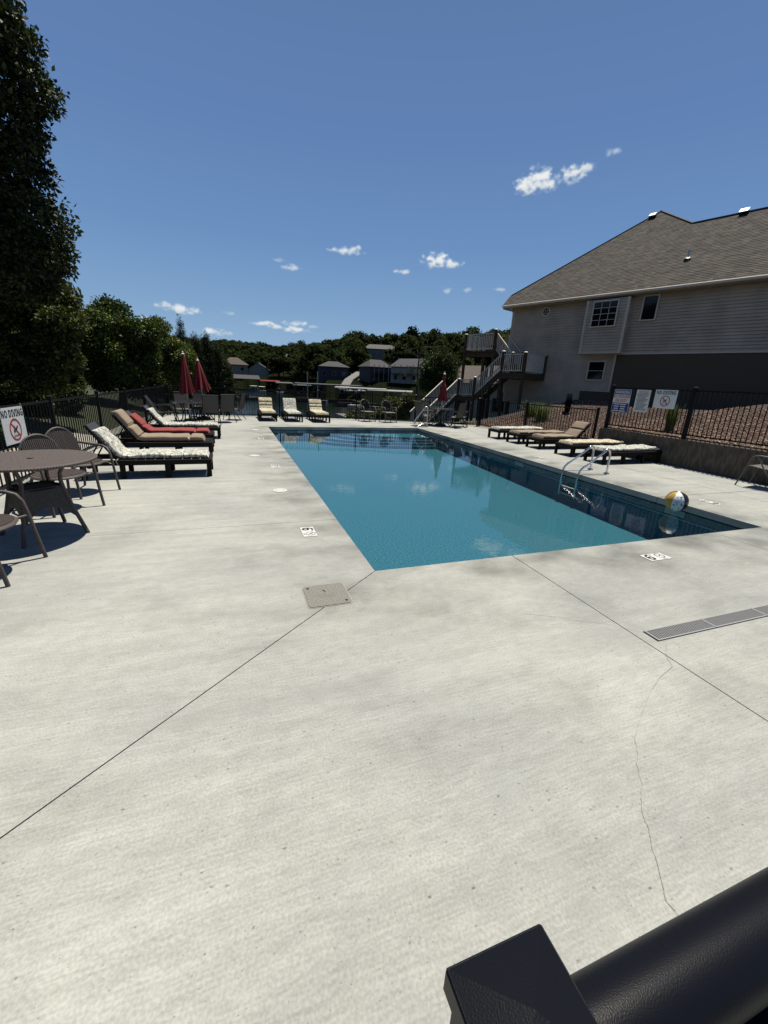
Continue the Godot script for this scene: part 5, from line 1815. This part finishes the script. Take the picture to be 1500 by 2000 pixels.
# ---------------------------------------------------------------- wicker table and chairs at the left (chair faces local +x)
func wicker_chair(label: String, at: Vector3, turn: float) -> void:
	var o := thing("wicker_chair", label, "chair", at, turn, "wicker chairs round the wicker table")
	# round seat of fine woven strands
	var s := MB.new()
	s.lathe([Vector2(0.0, 0.395), Vector2(0.20, 0.396), Vector2(0.262, 0.405), Vector2(0.275, 0.422), Vector2(0.262, 0.438), Vector2(0.22, 0.444), Vector2(0.0, 0.440)], 32, Vector3.ZERO, 1.0, 1.02)
	var so := obj("seat", s, M.wicker, o)
	var w := MB.new()
	for k in 23:
		var z := -0.23 + 0.0209 * k
		var hw := sqrt(maxf(0.0, 0.25 * 0.25 - z * z))
		if hw > 0.03:
			w.beam(V(-hw, 0.444, z), V(hw, 0.444, z), 0.012, 0.006)
	obj("weave", w, M.wicker, so)
	# oval back
	var tilt := deg_to_rad(16)
	var bx := V(-sin(tilt), cos(tilt), 0)
	var bz := V(0, 0, 1)
	var c := V(-0.30, 0.63, 0)
	var rim: Array = []
	for k in 33:
		var a := TAU * k / 32
		rim.append(c + bz * cos(a) * 0.215 + bx * sin(a) * 0.255 + V(-0.03 * cos(a) * cos(a) + 0.03, 0, 0))
	var b := MB.new()
	b.tube(rim, 0.016, 8, false)
	var back := obj("back_rim", b, M.wicker, o)
	var pn := MB.new()
	for k in 28:
		var a0 := TAU * k / 28
		var a1 := TAU * (k + 1) / 28
		var f := func(a: float, r: float) -> Vector3: return c + bz * cos(a) * 0.21 * r + bx * sin(a) * 0.25 * r + V(-0.03 * pow(cos(a) * r, 2.0) + 0.03 - 0.012 * (1.0 - r * r), 0, 0)
		for q in [[0.0, 0.5], [0.5, 1.0]]:
			pn.flat(f.call(a0, q[0]), f.call(a1, q[0]), f.call(a1, q[1]), f.call(a0, q[1]), V(1, 0.2, 0))
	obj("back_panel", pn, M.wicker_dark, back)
	var wv := MB.new()
	for k in 20:
		var u := -0.95 + 0.1 * k
		var hw := sqrt(maxf(0.0, 1.0 - u * u)) * 0.21
		var p := c + bx * u * 0.25
		wv.beam(p + bz * -hw + V(0.012, 0, 0), p + V(0.026, 0, 0), 0.013, 0.010)
		wv.beam(p + bz * hw + V(0.012, 0, 0), p + V(0.026, 0, 0), 0.013, 0.010)
		var v := -0.95 + 0.1 * k
		var hv := sqrt(maxf(0.0, 1.0 - v * v)) * 0.25
		wv.beam(c + bz * v * 0.21 - bx * hv + V(0.026, 0, 0), c + bz * v * 0.21 + bx * hv + V(0.026, 0, 0), 0.012, 0.010, V(1, 0, 0))
	obj("weave", wv, M.wicker, back)
	# tube frame: each side one bent tube that is front leg, arm and joins the back
	for sd in [-1, 1]:
		var t := MB.new()
		var z: float = sd * 0.285
		var pts: Array = [V(0.30, 0.0, z * 1.02), V(0.268, 0.22, z), V(0.238, 0.43, z), V(0.215, 0.545, z), V(0.175, 0.605, z), V(0.10, 0.632, z), V(-0.05, 0.636, z * 0.99), V(-0.20, 0.645, z * 0.92), V(-0.29, 0.66, z * 0.78)]
		t.tube(pts, 0.0165, 10)
		obj("arm", t, M.wicker, o)
		var l := MB.new()
		l.tube([V(-0.20, 0.40, sd * 0.19), V(-0.27, 0.2, sd * 0.22), V(-0.33, 0.0, sd * 0.24)], 0.0165, 10)
		obj("rear_leg", l, M.wicker_dark, o)
		var sk := MB.new()
		sk.tube([V(0.24, 0.415, z), V(0.18, 0.41, sd * 0.2)], 0.013, 8)
		obj("brace", sk, M.wicker_dark, o)

func wicker_set() -> void:
	var t := thing("wicker_table", "round brown wicker table with a flared skirt at the left edge", "table", V(-1.92, 0, -5.03), 0.0)
	var top := MB.new()
	top.lathe([Vector2(0.02, 0.775), Vector2(0.535, 0.775), Vector2(0.552, 0.783), Vector2(0.555, 0.792), Vector2(0.548, 0.803), Vector2(0.53, 0.808), Vector2(0.50, 0.806), Vector2(0.03, 0.806)], 56)
	var to := obj("tabletop", top, M.wicker, t)
	var hole := MB.new()
	hole.lathe([Vector2(0.0, 0.8068), Vector2(0.026, 0.8068)], 18)
	hole.tube([V(0, 0.79, 0), V(0, 0.8068, 0)], 0.026, 18)
	obj("umbrella_hole", hole, M.print_black, to)
	var rp := MB.new()
	for k in 150:
		var a := TAU * k / 150
		rp.ball(V(cos(a) * 0.551, 0.795, sin(a) * 0.551), V(0.009, 0.011, 0.009), 4, 6)
	obj("woven_edge", rp, M.wicker, to)
	# four curved legs
	var feet: Array = []
	for k in 4:
		var a := deg_to_rad(7.3 + 90.0 * k)
		var d := V(cos(a), 0, sin(a))
		feet.append(d)
		var l := MB.new()
		l.tube([d * 0.34 + V(0, 0.772, 0), d * 0.275 + V(0, 0.73, 0), d * 0.235 + V(0, 0.66, 0), d * 0.228 + V(0, 0.58, 0), d * 0.25 + V(0, 0.46, 0), d * 0.30 + V(0, 0.28, 0), d * 0.395], 0.019, 10)
		obj("leg", l, M.wicker, t)
	# woven skirt panels between the legs with an arched lower edge
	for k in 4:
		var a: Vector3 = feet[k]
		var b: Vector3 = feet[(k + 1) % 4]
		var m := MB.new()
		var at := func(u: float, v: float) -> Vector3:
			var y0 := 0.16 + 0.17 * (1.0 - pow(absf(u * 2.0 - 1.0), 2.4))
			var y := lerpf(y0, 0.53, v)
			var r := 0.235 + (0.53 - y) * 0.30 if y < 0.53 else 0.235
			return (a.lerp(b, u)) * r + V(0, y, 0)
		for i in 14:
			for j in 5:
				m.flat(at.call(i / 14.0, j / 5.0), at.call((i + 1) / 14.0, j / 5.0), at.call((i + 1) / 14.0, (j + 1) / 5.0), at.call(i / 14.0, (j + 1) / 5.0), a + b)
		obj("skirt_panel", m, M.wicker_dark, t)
	var sf := MB.new()
	sf.lathe([Vector2(0.0, 0.50), Vector2(0.2, 0.50), Vector2(0.21, 0.515), Vector2(0.0, 0.515)], 24)
	obj("shelf", sf, M.wicker_dark, t)
	wicker_chair("round-backed wicker chair right in front of the left NO DIVING sign", V(-2.04, 0, -6.02), deg_to_rad(-44))
	wicker_chair("round-backed wicker chair between the wicker table and the nearest lounger", V(-2.03, 0, -6.80), deg_to_rad(-38))
	wicker_chair("wicker chair in front of the table, cut by the left edge", V(-2.03, 0, -4.10), deg_to_rad(-6))

# ---------------------------------------------------------------- metal patio sets (chair faces local +x)
func sling_chair(label: String, at: Vector3, turn: float, cloth: Material, frame: Material, lean := 14.0) -> void:
	var o := thing("sling_chair", label, "chair", at, turn, "metal patio chairs")
	var a := deg_to_rad(lean)
	var prof: Array = [Vector2(0.26, 0.415), Vector2(0.22, 0.43), Vector2(0.0, 0.405), Vector2(-0.18, 0.395), Vector2(-0.235, 0.42)]
	for k in 6:
		var l := 0.08 + 0.105 * k
		prof.append(Vector2(-0.235 - sin(a) * l, 0.40 + cos(a) * l))
	var s := MB.new()
	for i in prof.size() - 1:
		var p: Vector2 = prof[i]
		var q: Vector2 = prof[i + 1]
		var d := (q - p).normalized()
		var nn := Vector2(d.y, -d.x) * 0.005
		s.flat(V(p.x + nn.x, p.y + nn.y, -0.235), V(q.x + nn.x, q.y + nn.y, -0.235), V(q.x + nn.x, q.y + nn.y, 0.235), V(p.x + nn.x, p.y + nn.y, 0.235), V(nn.x, nn.y, 0))
		s.flat(V(p.x - nn.x, p.y - nn.y, -0.235), V(q.x - nn.x, q.y - nn.y, -0.235), V(q.x - nn.x, q.y - nn.y, 0.235), V(p.x - nn.x, p.y - nn.y, 0.235), V(-nn.x, -nn.y, 0))
	obj("sling", s, cloth, o)
	for sd in [-1, 1]:
		var z: float = sd * 0.25
		var f := MB.new()
		var pts: Array = []
		for p in prof:
			pts.append(V(p.x, p.y, z))
		f.tube(pts, 0.014, 8)
		obj("side_rail", f, frame, o)
		var am := MB.new()
		am.tube([V(0.36, 0.0, z * 1.12), V(0.27, 0.35, z * 1.12), V(0.22, 0.58, z * 1.12), V(0.17, 0.632, z * 1.12), V(0.08, 0.645, z * 1.12), V(-0.20, 0.63, z * 1.10), V(-0.30, 0.61, z * 1.0)], 0.014, 8)
		obj("arm", am, frame, o)
		var l := MB.new()
		l.tube([V(0.12, 0.63, z * 1.12), V(-0.02, 0.40, z * 1.1), V(-0.20, 0.18, z * 1.1), V(-0.34, 0.0, z * 1.12)], 0.014, 8)
		obj("rear_leg", l, frame, o)
	var x := MB.new()
	var tp: Vector2 = prof[prof.size() - 1]
	x.tube([V(tp.x, tp.y, -0.25), V(tp.x, tp.y, 0.25)], 0.014, 8)
	x.tube([V(-0.20, 0.36, -0.25), V(-0.20, 0.36, 0.25)], 0.012, 8)
	obj("crossbar", x, frame, o)

func patio_table(label: String, at: Vector3, r: float) -> void:
	var o := thing("patio_table", label, "table", at)
	var t := MB.new()
	t.lathe([Vector2(0.0, 0.69), Vector2(r - 0.03, 0.69), Vector2(r, 0.70), Vector2(r, 0.715), Vector2(r - 0.02, 0.722), Vector2(0.0, 0.718)], 40)
	obj("tabletop", t, M.table_glass, o)
	for k in 4:
		var a := TAU * k / 4 + 0.5
		var d := V(cos(a), 0, sin(a))
		var l := MB.new()
		l.tube([d * r * 0.6 + V(0, 0.69, 0), d * r * 0.42 + V(0, 0.42, 0), d * r * 0.5 + V(0, 0.15, 0), d * r * 0.8], 0.02, 8)
		obj("leg", l, M.frame_dark, o)
	var b := MB.new()
	b.lathe([Vector2(0.24, 0.0), Vector2(0.24, 0.06), Vector2(0.10, 0.11), Vector2(0.03, 0.13), Vector2(0.03, 0.3), Vector2(0.0, 0.3)], 20)
	obj("umbrella_base", b, M.frame_dark, o)

func umbrella(label: String, at: Vector3, high: float, low: float, wide: float, lean: Vector3, tied := 0.0) -> void:
	var o := thing("patio_umbrella", label, "umbrella", at, 0.0, "closed red patio umbrellas")
	var top := V(0, high, 0) + lean
	var p := MB.new()
	p.tube([V(0, 0.1, 0), top], 0.019, 10)
	obj("pole", p, M.white_vinyl, o)
	# folded canopy: deep gathers that widen towards the hem
	var c := MB.new()
	var rows := 14
	var seg := 48
	var rg: Array = []
	for i in rows + 1:
		var f := float(i) / rows
		var mid: Vector3 = top.lerp(V(0, low, 0) + lean * (low / high), f)
		var r := lerpf(0.035, wide, pow(f, 0.8))
		if tied > 0.0:
			r *= 1.0 - 0.45 * exp(-pow((f - tied) / 0.09, 2.0))
		var row: Array = []
		for k in seg:
			var a := TAU * k / seg
			var fold := 1.0 + 0.30 * cos(a * 8.0 + sin(f * 3.0) * 0.6) * f
			row.append(mid + V(cos(a) * r * fold, 0.05 * cos(a * 4.0) * f * f, sin(a) * r * fold))
		rg.append(row)
	for i in rows:
		for k in seg:
			var q := (k + 1) % seg
			var mid: Vector3 = (rg[i][0] + rg[i][seg / 2]) * 0.5
			c.flat(rg[i][k], rg[i][q], rg[i + 1][q], rg[i + 1][k], rg[i][k] - mid)
	obj("canopy", c, M.red, o)
	var fn := MB.new()
	fn.lathe([Vector2(0.0, -0.03), Vector2(0.05, -0.02), Vector2(0.052, 0.0), Vector2(0.02, 0.03), Vector2(0.024, 0.06), Vector2(0.0, 0.085)], 14, top)
	obj("finial", fn, M.white_vinyl, o)

func oval_chair(label: String, at: Vector3, turn: float) -> void:
	# open round-backed plastic-strap armchair
	var o := thing("round_back_chair", label, "chair", at, turn, "round-backed chairs at the far fence")
	var rim: Array = []
	for k in 21:
		var a := -0.35 + (PI + 0.7) * k / 20.0
		rim.append(V(-0.26 - 0.10 * sin(a), 0.66 + 0.24 * sin(a), cos(a) * 0.23))
	var b := MB.new()
	b.tube(rim, 0.018, 8)
	obj("back_rim", b, M.chair_grey, o)
	var bp := MB.new()
	for k in 7:
		var z := -0.15 + 0.05 * k
		bp.beam(V(-0.25, 0.44, z * 0.8), V(-0.33, 0.66 + 0.22 * sqrt(1.0 - pow(z / 0.23, 2.0)), z), 0.03, 0.008, V(1, 0, 0))
	obj("back_slats", bp, M.frame_dark, o)
	var s := MB.new()
	s.box(V(0, 0.42, 0), V(0.48, 0.03, 0.48), Basis.IDENTITY, 0.012)
	obj("seat", s, M.chair_grey, o)
	for sd in [-1, 1]:
		var z: float = sd * 0.27
		var t := MB.new()
		t.tube([V(0.27, 0.0, z), V(0.23, 0.42, z), V(0.20, 0.59, z), V(0.14, 0.63, z), V(-0.15, 0.63, z), V(-0.27, 0.60, z * 0.85)], 0.018, 8)
		obj("arm", t, M.chair_grey, o)
		var l := MB.new()
		l.tube([V(-0.20, 0.62, z), V(-0.24, 0.42, z), V(-0.30, 0.0, z)], 0.018, 8)
		obj("rear_leg", l, M.chair_grey, o)
	var st := MB.new()
	st.beam(V(0.27, 0.04, -0.27), V(0.27, 0.04, 0.27), 0.025, 0.025)
	obj("stretcher", st, M.chair_grey, o)

func patio_sets() -> void:
	patio_table("round dark patio table with a red umbrella leaning in it, behind the left loungers", V(-1.36, 0, -16.0), 0.55)
	patio_table("second dark patio table farther back in the far left corner", V(-1.0, 0, -17.55), 0.55)
	umbrella("closed red umbrella at the far left, the slimmer leaning one", V(-1.36, 0, -16.0), 2.26, 1.0, 0.19, V(-0.04, 0, 0.0))
	umbrella("closed red umbrella at the far left, the wider one with a pale pole tip", V(-0.96, 0, -17.55), 2.12, 1.06, 0.27, V(-0.10, 0, 0), 0.0)
	sling_chair("dark sling chair at far left, side-on against the left fence", V(-2.02, 0, -15.5), 0.0, M.frame_dark, M.frame_dark, 32.0)
	sling_chair("grey sling chair facing the viewer behind the leaning-umbrella table", V(-1.62, 0, -16.85), -PI / 2 + 0.2, M.sling, M.frame_dark)
	sling_chair("grey sling chair facing the viewer, farthest of the left umbrella group", V(-1.18, 0, -18.4), -PI / 2, M.sling, M.frame_dark)
	sling_chair("grey sling chair with its back to the viewer, nearest of the left umbrella group", V(-0.68, 0, -15.75), PI / 2 + 0.12, M.sling, M.frame_dark)
	sling_chair("grey sling chair right beside the nearest one of the left umbrella group", V(-0.22, 0, -16.6), PI / 2 + 0.35, M.sling, M.frame_dark)
	sling_chair("grey sling chair seen side-on at the right end of the left umbrella group", V(0.12, 0, -17.5), PI - 0.35, M.sling, M.frame_dark)
	patio_table("dark patio table with a red umbrella near the far handrail", V(8.35, 0, -16.05), 0.52)
	umbrella("closed red umbrella tied in the middle, alone before the wooden stairs", V(8.35, 0, -16.05), 2.10, 1.05, 0.17, V(0, 0, 0), 0.30)
	sling_chair("dark sling chair left of the lone umbrella, side-on", V(7.62, 0, -16.1), 0.15, M.sling, M.chair_grey, 16.0)
	sling_chair("grey sling chair behind the lone umbrella's table", V(8.1, 0, -16.68), -PI / 2 + 0.3, M.sling, M.chair_grey)
	sling_chair("grey sling chair with its back to the viewer right of the lone umbrella", V(8.72, 0, -15.55), PI / 2 + 0.45, M.sling, M.frame_dark)
	sling_chair("grey sling chair right of the lone umbrella, tilted away, its edge lit", V(9.18, 0, -15.85), PI - 0.55, M.sling, M.frame_dark)
	oval_chair("round-backed armchair at the far fence, the left one of two", V(5.55, 0, -17.55), -PI / 2 + 0.15)
	oval_chair("round-backed armchair at the far fence, the right one of two", V(6.42, 0, -17.25), -PI / 2 + 0.1)
	sling_chair("metal armchair at the right edge against the retaining wall", V(9.98, 0, -5.02), PI / 2 + 0.12, M.chair_grey, M.chair_grey)

# ---------------------------------------------------------------- rails, ball and fittings of the pool
func pool_things() -> void:
	var l := thing("pool_ladder", "stainless steel pool ladder with two bent handrails on the right side", "ladder", V(7.45, 0, -6.91))
	for s in [-1, 1]:
		var z: float = s * 0.225
		var t := MB.new()
		var pts: Array = [V(0.17, 0.0, z), V(0.17, 0.40, z)]
		for k in 7:
			var a := PI * 0.80 * (k + 1) / 7.0
			pts.append(V(0.08 + cos(a) * 0.09, 0.40 + sin(a) * 0.13, z))
		pts.append_array([V(-0.36, 0.235, z), V(-0.50, 0.155, z), V(-0.575, 0.09, z), V(-0.605, 0.0, z), V(-0.615, -0.12, z), V(-0.615, -0.48, z), V(-0.60, -0.53, z)])
		t.tube(pts, 0.0215, 12)
		obj("handrail", t, M.steel, l)
		var p := MB.new()
		p.lathe([Vector2(0.062, 0.003), Vector2(0.060, 0.014), Vector2(0.034, 0.026), Vector2(0.024, 0.034)], 20, V(0.17, 0, z))
		obj("base_plate", p, M.steel, l)
	for k in 2:
		put("tread", boxm(V(0.075, 0.02, 0.42), 0.006), M.white_vinyl, l, V(-0.61, -0.32 - 0.17 * k, 0))
	var h := thing("pool_handrail", "stainless steel stair rail at the far right corner of the pool", "handrail", V(7.38, 0, -15.5))
	var t := MB.new()
	t.tube([V(0.10, 0, -0.03), V(0.10, 0.68, -0.06), V(0.085, 0.77, -0.06), V(0.03, 0.80, -0.06), V(-0.05, 0.76, -0.05), V(-0.46, 0.28, 0.0), V(-0.50, 0.20, 0.0), V(-0.49, 0.08, 0.0), V(-0.43, 0.02, 0.0), V(-0.36, 0.01, 0.0), V(0.0, 0.16, -0.03), V(0.10, 0.21, -0.04)], 0.022, 10)
	obj("rail", t, M.steel, h)
	var p := MB.new()
	p.lathe([Vector2(0.06, 0.003), Vector2(0.058, 0.014), Vector2(0.026, 0.03)], 18, V(0.10, 0, -0.03))
	obj("base_plate", p, M.steel, h)
	# beach ball
	var b := thing("beach_ball", "beach ball with gold, white and black panels floating by the right pool edge", "ball", V(6.66, 0.075, -4.42))
	var axis := Basis.from_euler(V(0.10, 0.0, 0.12))
	var gold := mat(0.36, 0.22, 0.045, 0.3)
	var black := mat(0.012, 0.012, 0.014, 0.28)
	var cols: Array = [black, M.sign_white, gold, black, M.sign_white, gold]
	var start := deg_to_rad(45)
	for k in 6:
		var g := MB.new()
		g.ball(Vector3.ZERO, V(0.165, 0.165, 0.165), 20, 9, start + TAU * k / 6, start + TAU * (k + 1) / 6, axis)
		obj("panel", g, cols[k], b)
	var mk := MB.new()
	var r := RandomNumberGenerator.new()
	r.seed = 3
	for k in 34:
		var lo := start + TAU / 6 * (1.0 + r.randf_range(0.12, 0.88))
		var la := r.randf_range(-0.9, 0.95)
		var nn := V(cos(la) * cos(lo), sin(la), cos(la) * sin(lo))
		var e := nn.cross(UP).normalized()
		var up := e.cross(nn)
		mk.box(axis * (nn * 0.1655), V(r.randf_range(0.006, 0.03), 0.006, 0.001), axis * Basis(e, up, nn))
	obj("print", mk, M.print_black, b)
	for k in 2:
		var nn := V(0, 1 if k == 0 else -1, 0)
		var cp := MB.new()
		cp.ball(axis * (nn * 0.163), V(0.018, 0.004, 0.018), 6, 12, 0, TAU, axis)
		obj("end_cap", cp, M.sign_white, b)

func marker(label: String, at: Vector3, turn: float, number: String) -> void:
	# white tile with a depth number and a no-diving symbol; local x reads rightwards, -z is up
	var o := thing("depth_marker", label, "tile", at, turn, "depth markers round the pool")
	put("tile", boxm(V(0.305, 0.006, 0.152)), M.tile_white, o, V(0, 0.003, 0))
	var fl := Basis(Vector3.RIGHT, -PI / 2)
	letters(number, 0.125, o, V(-0.088, 0.0068, 0), M.print_black, fl)
	letters("FT", 0.022, o, V(-0.028, 0.0068, -0.045), M.print_black, fl)
	put("ring", ring_mesh(0.056, 0.007), M.print_black, o, V(0.07, 0.0062, -0.012), fl)
	var b := MB.new()
	b.beam(V(0.034, 0.0072, -0.048), V(0.106, 0.0072, 0.024), 0.006, 0.001)
	b.beam(V(0.095, 0.0074, -0.035), V(0.06, 0.0074, -0.004), 0.009, 0.001)
	obj("slash", b, M.print_black, o)
	put("caption", boxm(V(0.07, 0.001, 0.006)), M.print_black, o, V(0.07, 0.0068, 0.060))

func details() -> void:
	var right := -PI / 2
	marker("depth marker reading 6 FT on the left deck, nearest the valve lid", V(0.755, 0.0, -4.49), right, "6")
	marker("depth marker on the left deck beyond the round white lid, opposite the print-cushioned lounger", V(0.75, 0.0, -8.27), right, "5")
	marker("depth marker on the left deck, farthest of the left row, level with the red lounger", V(0.74, 0.0, -12.16), right, "4")
	marker("depth marker reading 6 FT on the near edge of the pool", V(4.28, 0.0, -2.90), 0.0, "6")
	marker("depth marker on the right deck beside the beach ball", V(7.52, 0.0, -4.45), PI / 2, "6")
	marker("depth marker on the right deck left of the pool ladder", V(7.45, 0.0, -8.6), PI / 2, "5")
	for e in [["round white skimmer lid on the left deck between two depth markers", 0.64, -6.41, 0.112], ["flat round white lid farther along the left deck, level with the tan lounger", 0.42, -9.5, 0.112], ["small white lid near the far left corner of the pool", 0.70, -14.2, 0.12]]:
		var o := thing("skimmer_lid", e[0], "lid", V(e[1], 0, e[2]))
		var b := MB.new()
		b.lathe([Vector2(e[3], 0.0), Vector2(e[3], 0.006), Vector2(e[3] - 0.01, 0.009), Vector2(0.0, 0.010)], 32)
		obj("lid", b, M.lid_white, o)
		for s in [-1, 1]:
			var h := MB.new()
			h.lathe([Vector2(0.010, 0.0102), Vector2(0.0, 0.0106)], 10, V(s * 0.06, 0, 0))
			obj("finger_hole", h, M.print_black, o)
	# valve box lid near the pool corner
	var v := thing("valve_box_lid", "square beige plastic valve box lid set in the deck by the near left pool corner", "lid", V(0.648, 0, -2.995))
	var p := PackedVector2Array()
	var hs := Vector2(0.172, 0.172)
	for q in [[1, 1], [-1, 1], [-1, -1], [1, -1]]:
		for k in 4:
			var a0: float = {"11": 0.0, "-11": PI / 2, "-1-1": PI, "1-1": PI * 1.5}["%d%d" % [q[0], q[1]]]
			var a := a0 + PI / 2 * k / 3.0
			p.append(Vector2(q[0] * (hs.x - 0.03), q[1] * (hs.y - 0.03)) + Vector2(cos(a), sin(a)) * 0.03)
	var rimp := PackedVector2Array()
	for q in p:
		rimp.append(q * 1.055)
	var rim := MB.new()
	rim.prism(rimp, -0.002, 0.0030)
	obj("rim_gap", rim, M.crack, v)
	var lid := MB.new()
	lid.prism(p, 0.0, 0.008)
	var lm := worldtex(mat(0.20, 0.197, 0.178, 0.85, 0.0, 0.15), ntex(0.05, 29, [[0.2, 0.78], [0.8, 1.0]], 256, 4), 5.0)
	obj("lid", lid, lm, v)
	var worn := mat(0.15, 0.146, 0.13, 0.9, 0.0, 0.1)
	for e in [[0.0, 0.03, 0.13], [-0.02, 0.0, 0.17]]:
		put("worn_embossing", boxm(V(e[2], 0.001, 0.012)), worn, v, V(e[0], 0.0084, e[1]))
	for e in [[-0.135, -0.13, 0.013], [0.135, 0.13, 0.013], [-0.012, -0.07, 0.010], [-0.006, -0.045, 0.008]]:
		var b := MB.new()
		b.lathe([Vector2(e[2], 0.0082), Vector2(0.0, 0.0086)], 12, V(e[0], 0, e[1]))
		obj("bolt_hole", b, M.print_black, v)
	# trench drain: grate sections end to end
	var d := thing("trench_drain", "grey slotted trench drain grate set across the deck at right", "drain", V(2.80, 0, -1.785))
	var grate := mat(0.215, 0.22, 0.222, 0.7, 0.0, 0.2)
	for k in 4:
		var x0 := 0.004 + k * 0.62
		var fr := MB.new()
		for s in [-1, 1]:
			fr.box(V(x0 + 0.307, 0.005, s * 0.056), V(0.612, 0.010, 0.010))
		for x in [x0 + 0.006, x0 + 0.608]:
			fr.box(V(x, 0.005, 0), V(0.010, 0.010, 0.102))
		var fo := obj("grate_frame", fr, grate, d)
		var sl := MB.new()
		for j in 28:
			sl.box(V(x0 + 0.022 + j * 0.021, 0.004, 0), V(0.0095, 0.008, 0.102))
		stuff(obj("grate_slats", sl, grate, fo))
	var ch := MB.new()
	ch.box(V(1.245, 0.0, 0), V(2.49, 0.004, 0.124))
	obj("channel", ch, M.print_black, d)
	# plants by the right fence
	for e in [["clump of tall grassy leaves behind the low fence below the house", V(12.6, 0, -14.9), 1.0, 240, 1.15], ["second clump of grassy leaves nearer the low fence, under the landing", V(12.9, 0, -16.0), 0.9, 200, 1.2], ["spiky green clump behind the NO DIVING sign on the right fence", V(11.15, 0, -8.1), 0.95, 260, 0.45]]:
		var at: Vector3 = e[1]
		at.y = rock_h(at.x, at.z)
		var o := thing("ornamental_grass", e[0], "plant", at)
		var r := RandomNumberGenerator.new()
		r.seed = e[3]
		var b := MB.new()
		for k in e[3]:
			var a := r.randf() * TAU
			var l: float = e[2] * r.randf_range(0.6, 1.15)
			var spread: float = e[4] * r.randf_range(0.1, 0.9)
			var base: Vector3 = V(cos(a), 0, sin(a)) * 0.25 * e[4] * r.randf()
			var side := V(-sin(a), 0, cos(a)) * r.randf_range(0.008, 0.014)
			var prev := base
			var g := r.randf_range(0.6, 1.4)
			b.tint = Color(0.075, 0.095, 0.03) * g
			for j in 4:
				var f := (j + 1) / 4.0
				var nx: Vector3 = base + V(cos(a), 0, sin(a)) * spread * f * f * 0.7 + V(0, l * (f - 0.28 * f * f), 0)
				var s0 := side * (1.0 - (f - 0.25) * 0.9)
				var s1 := side * (1.0 - f * 0.95)
				b.flat(prev - s0, prev + s0, nx + s1, nx - s1, V(cos(a), 1, sin(a)))
				prev = nx
		obj("blades", b, M.leaf, o)
	var hr := thing("hose_reel", "dark round hose reel standing against the house wall behind the grass", "hose reel", V(14.2, rock_h(14.2, -15.2), -15.2), 0.9)
	var rb := MB.new()
	rb.tube([V(0, 0.45, -0.12), V(0, 0.45, -0.10), V(0, 0.45, 0.10), V(0, 0.45, 0.12)], [0.10, 0.40, 0.40, 0.10], 24)
	obj("reel", rb, M.matt_black, hr)
	for s in [-1, 1]:
		put("stand", boxm(V(0.5, 0.06, 0.05)), M.frame_dark, hr, V(0, 0.03, s * 0.16))
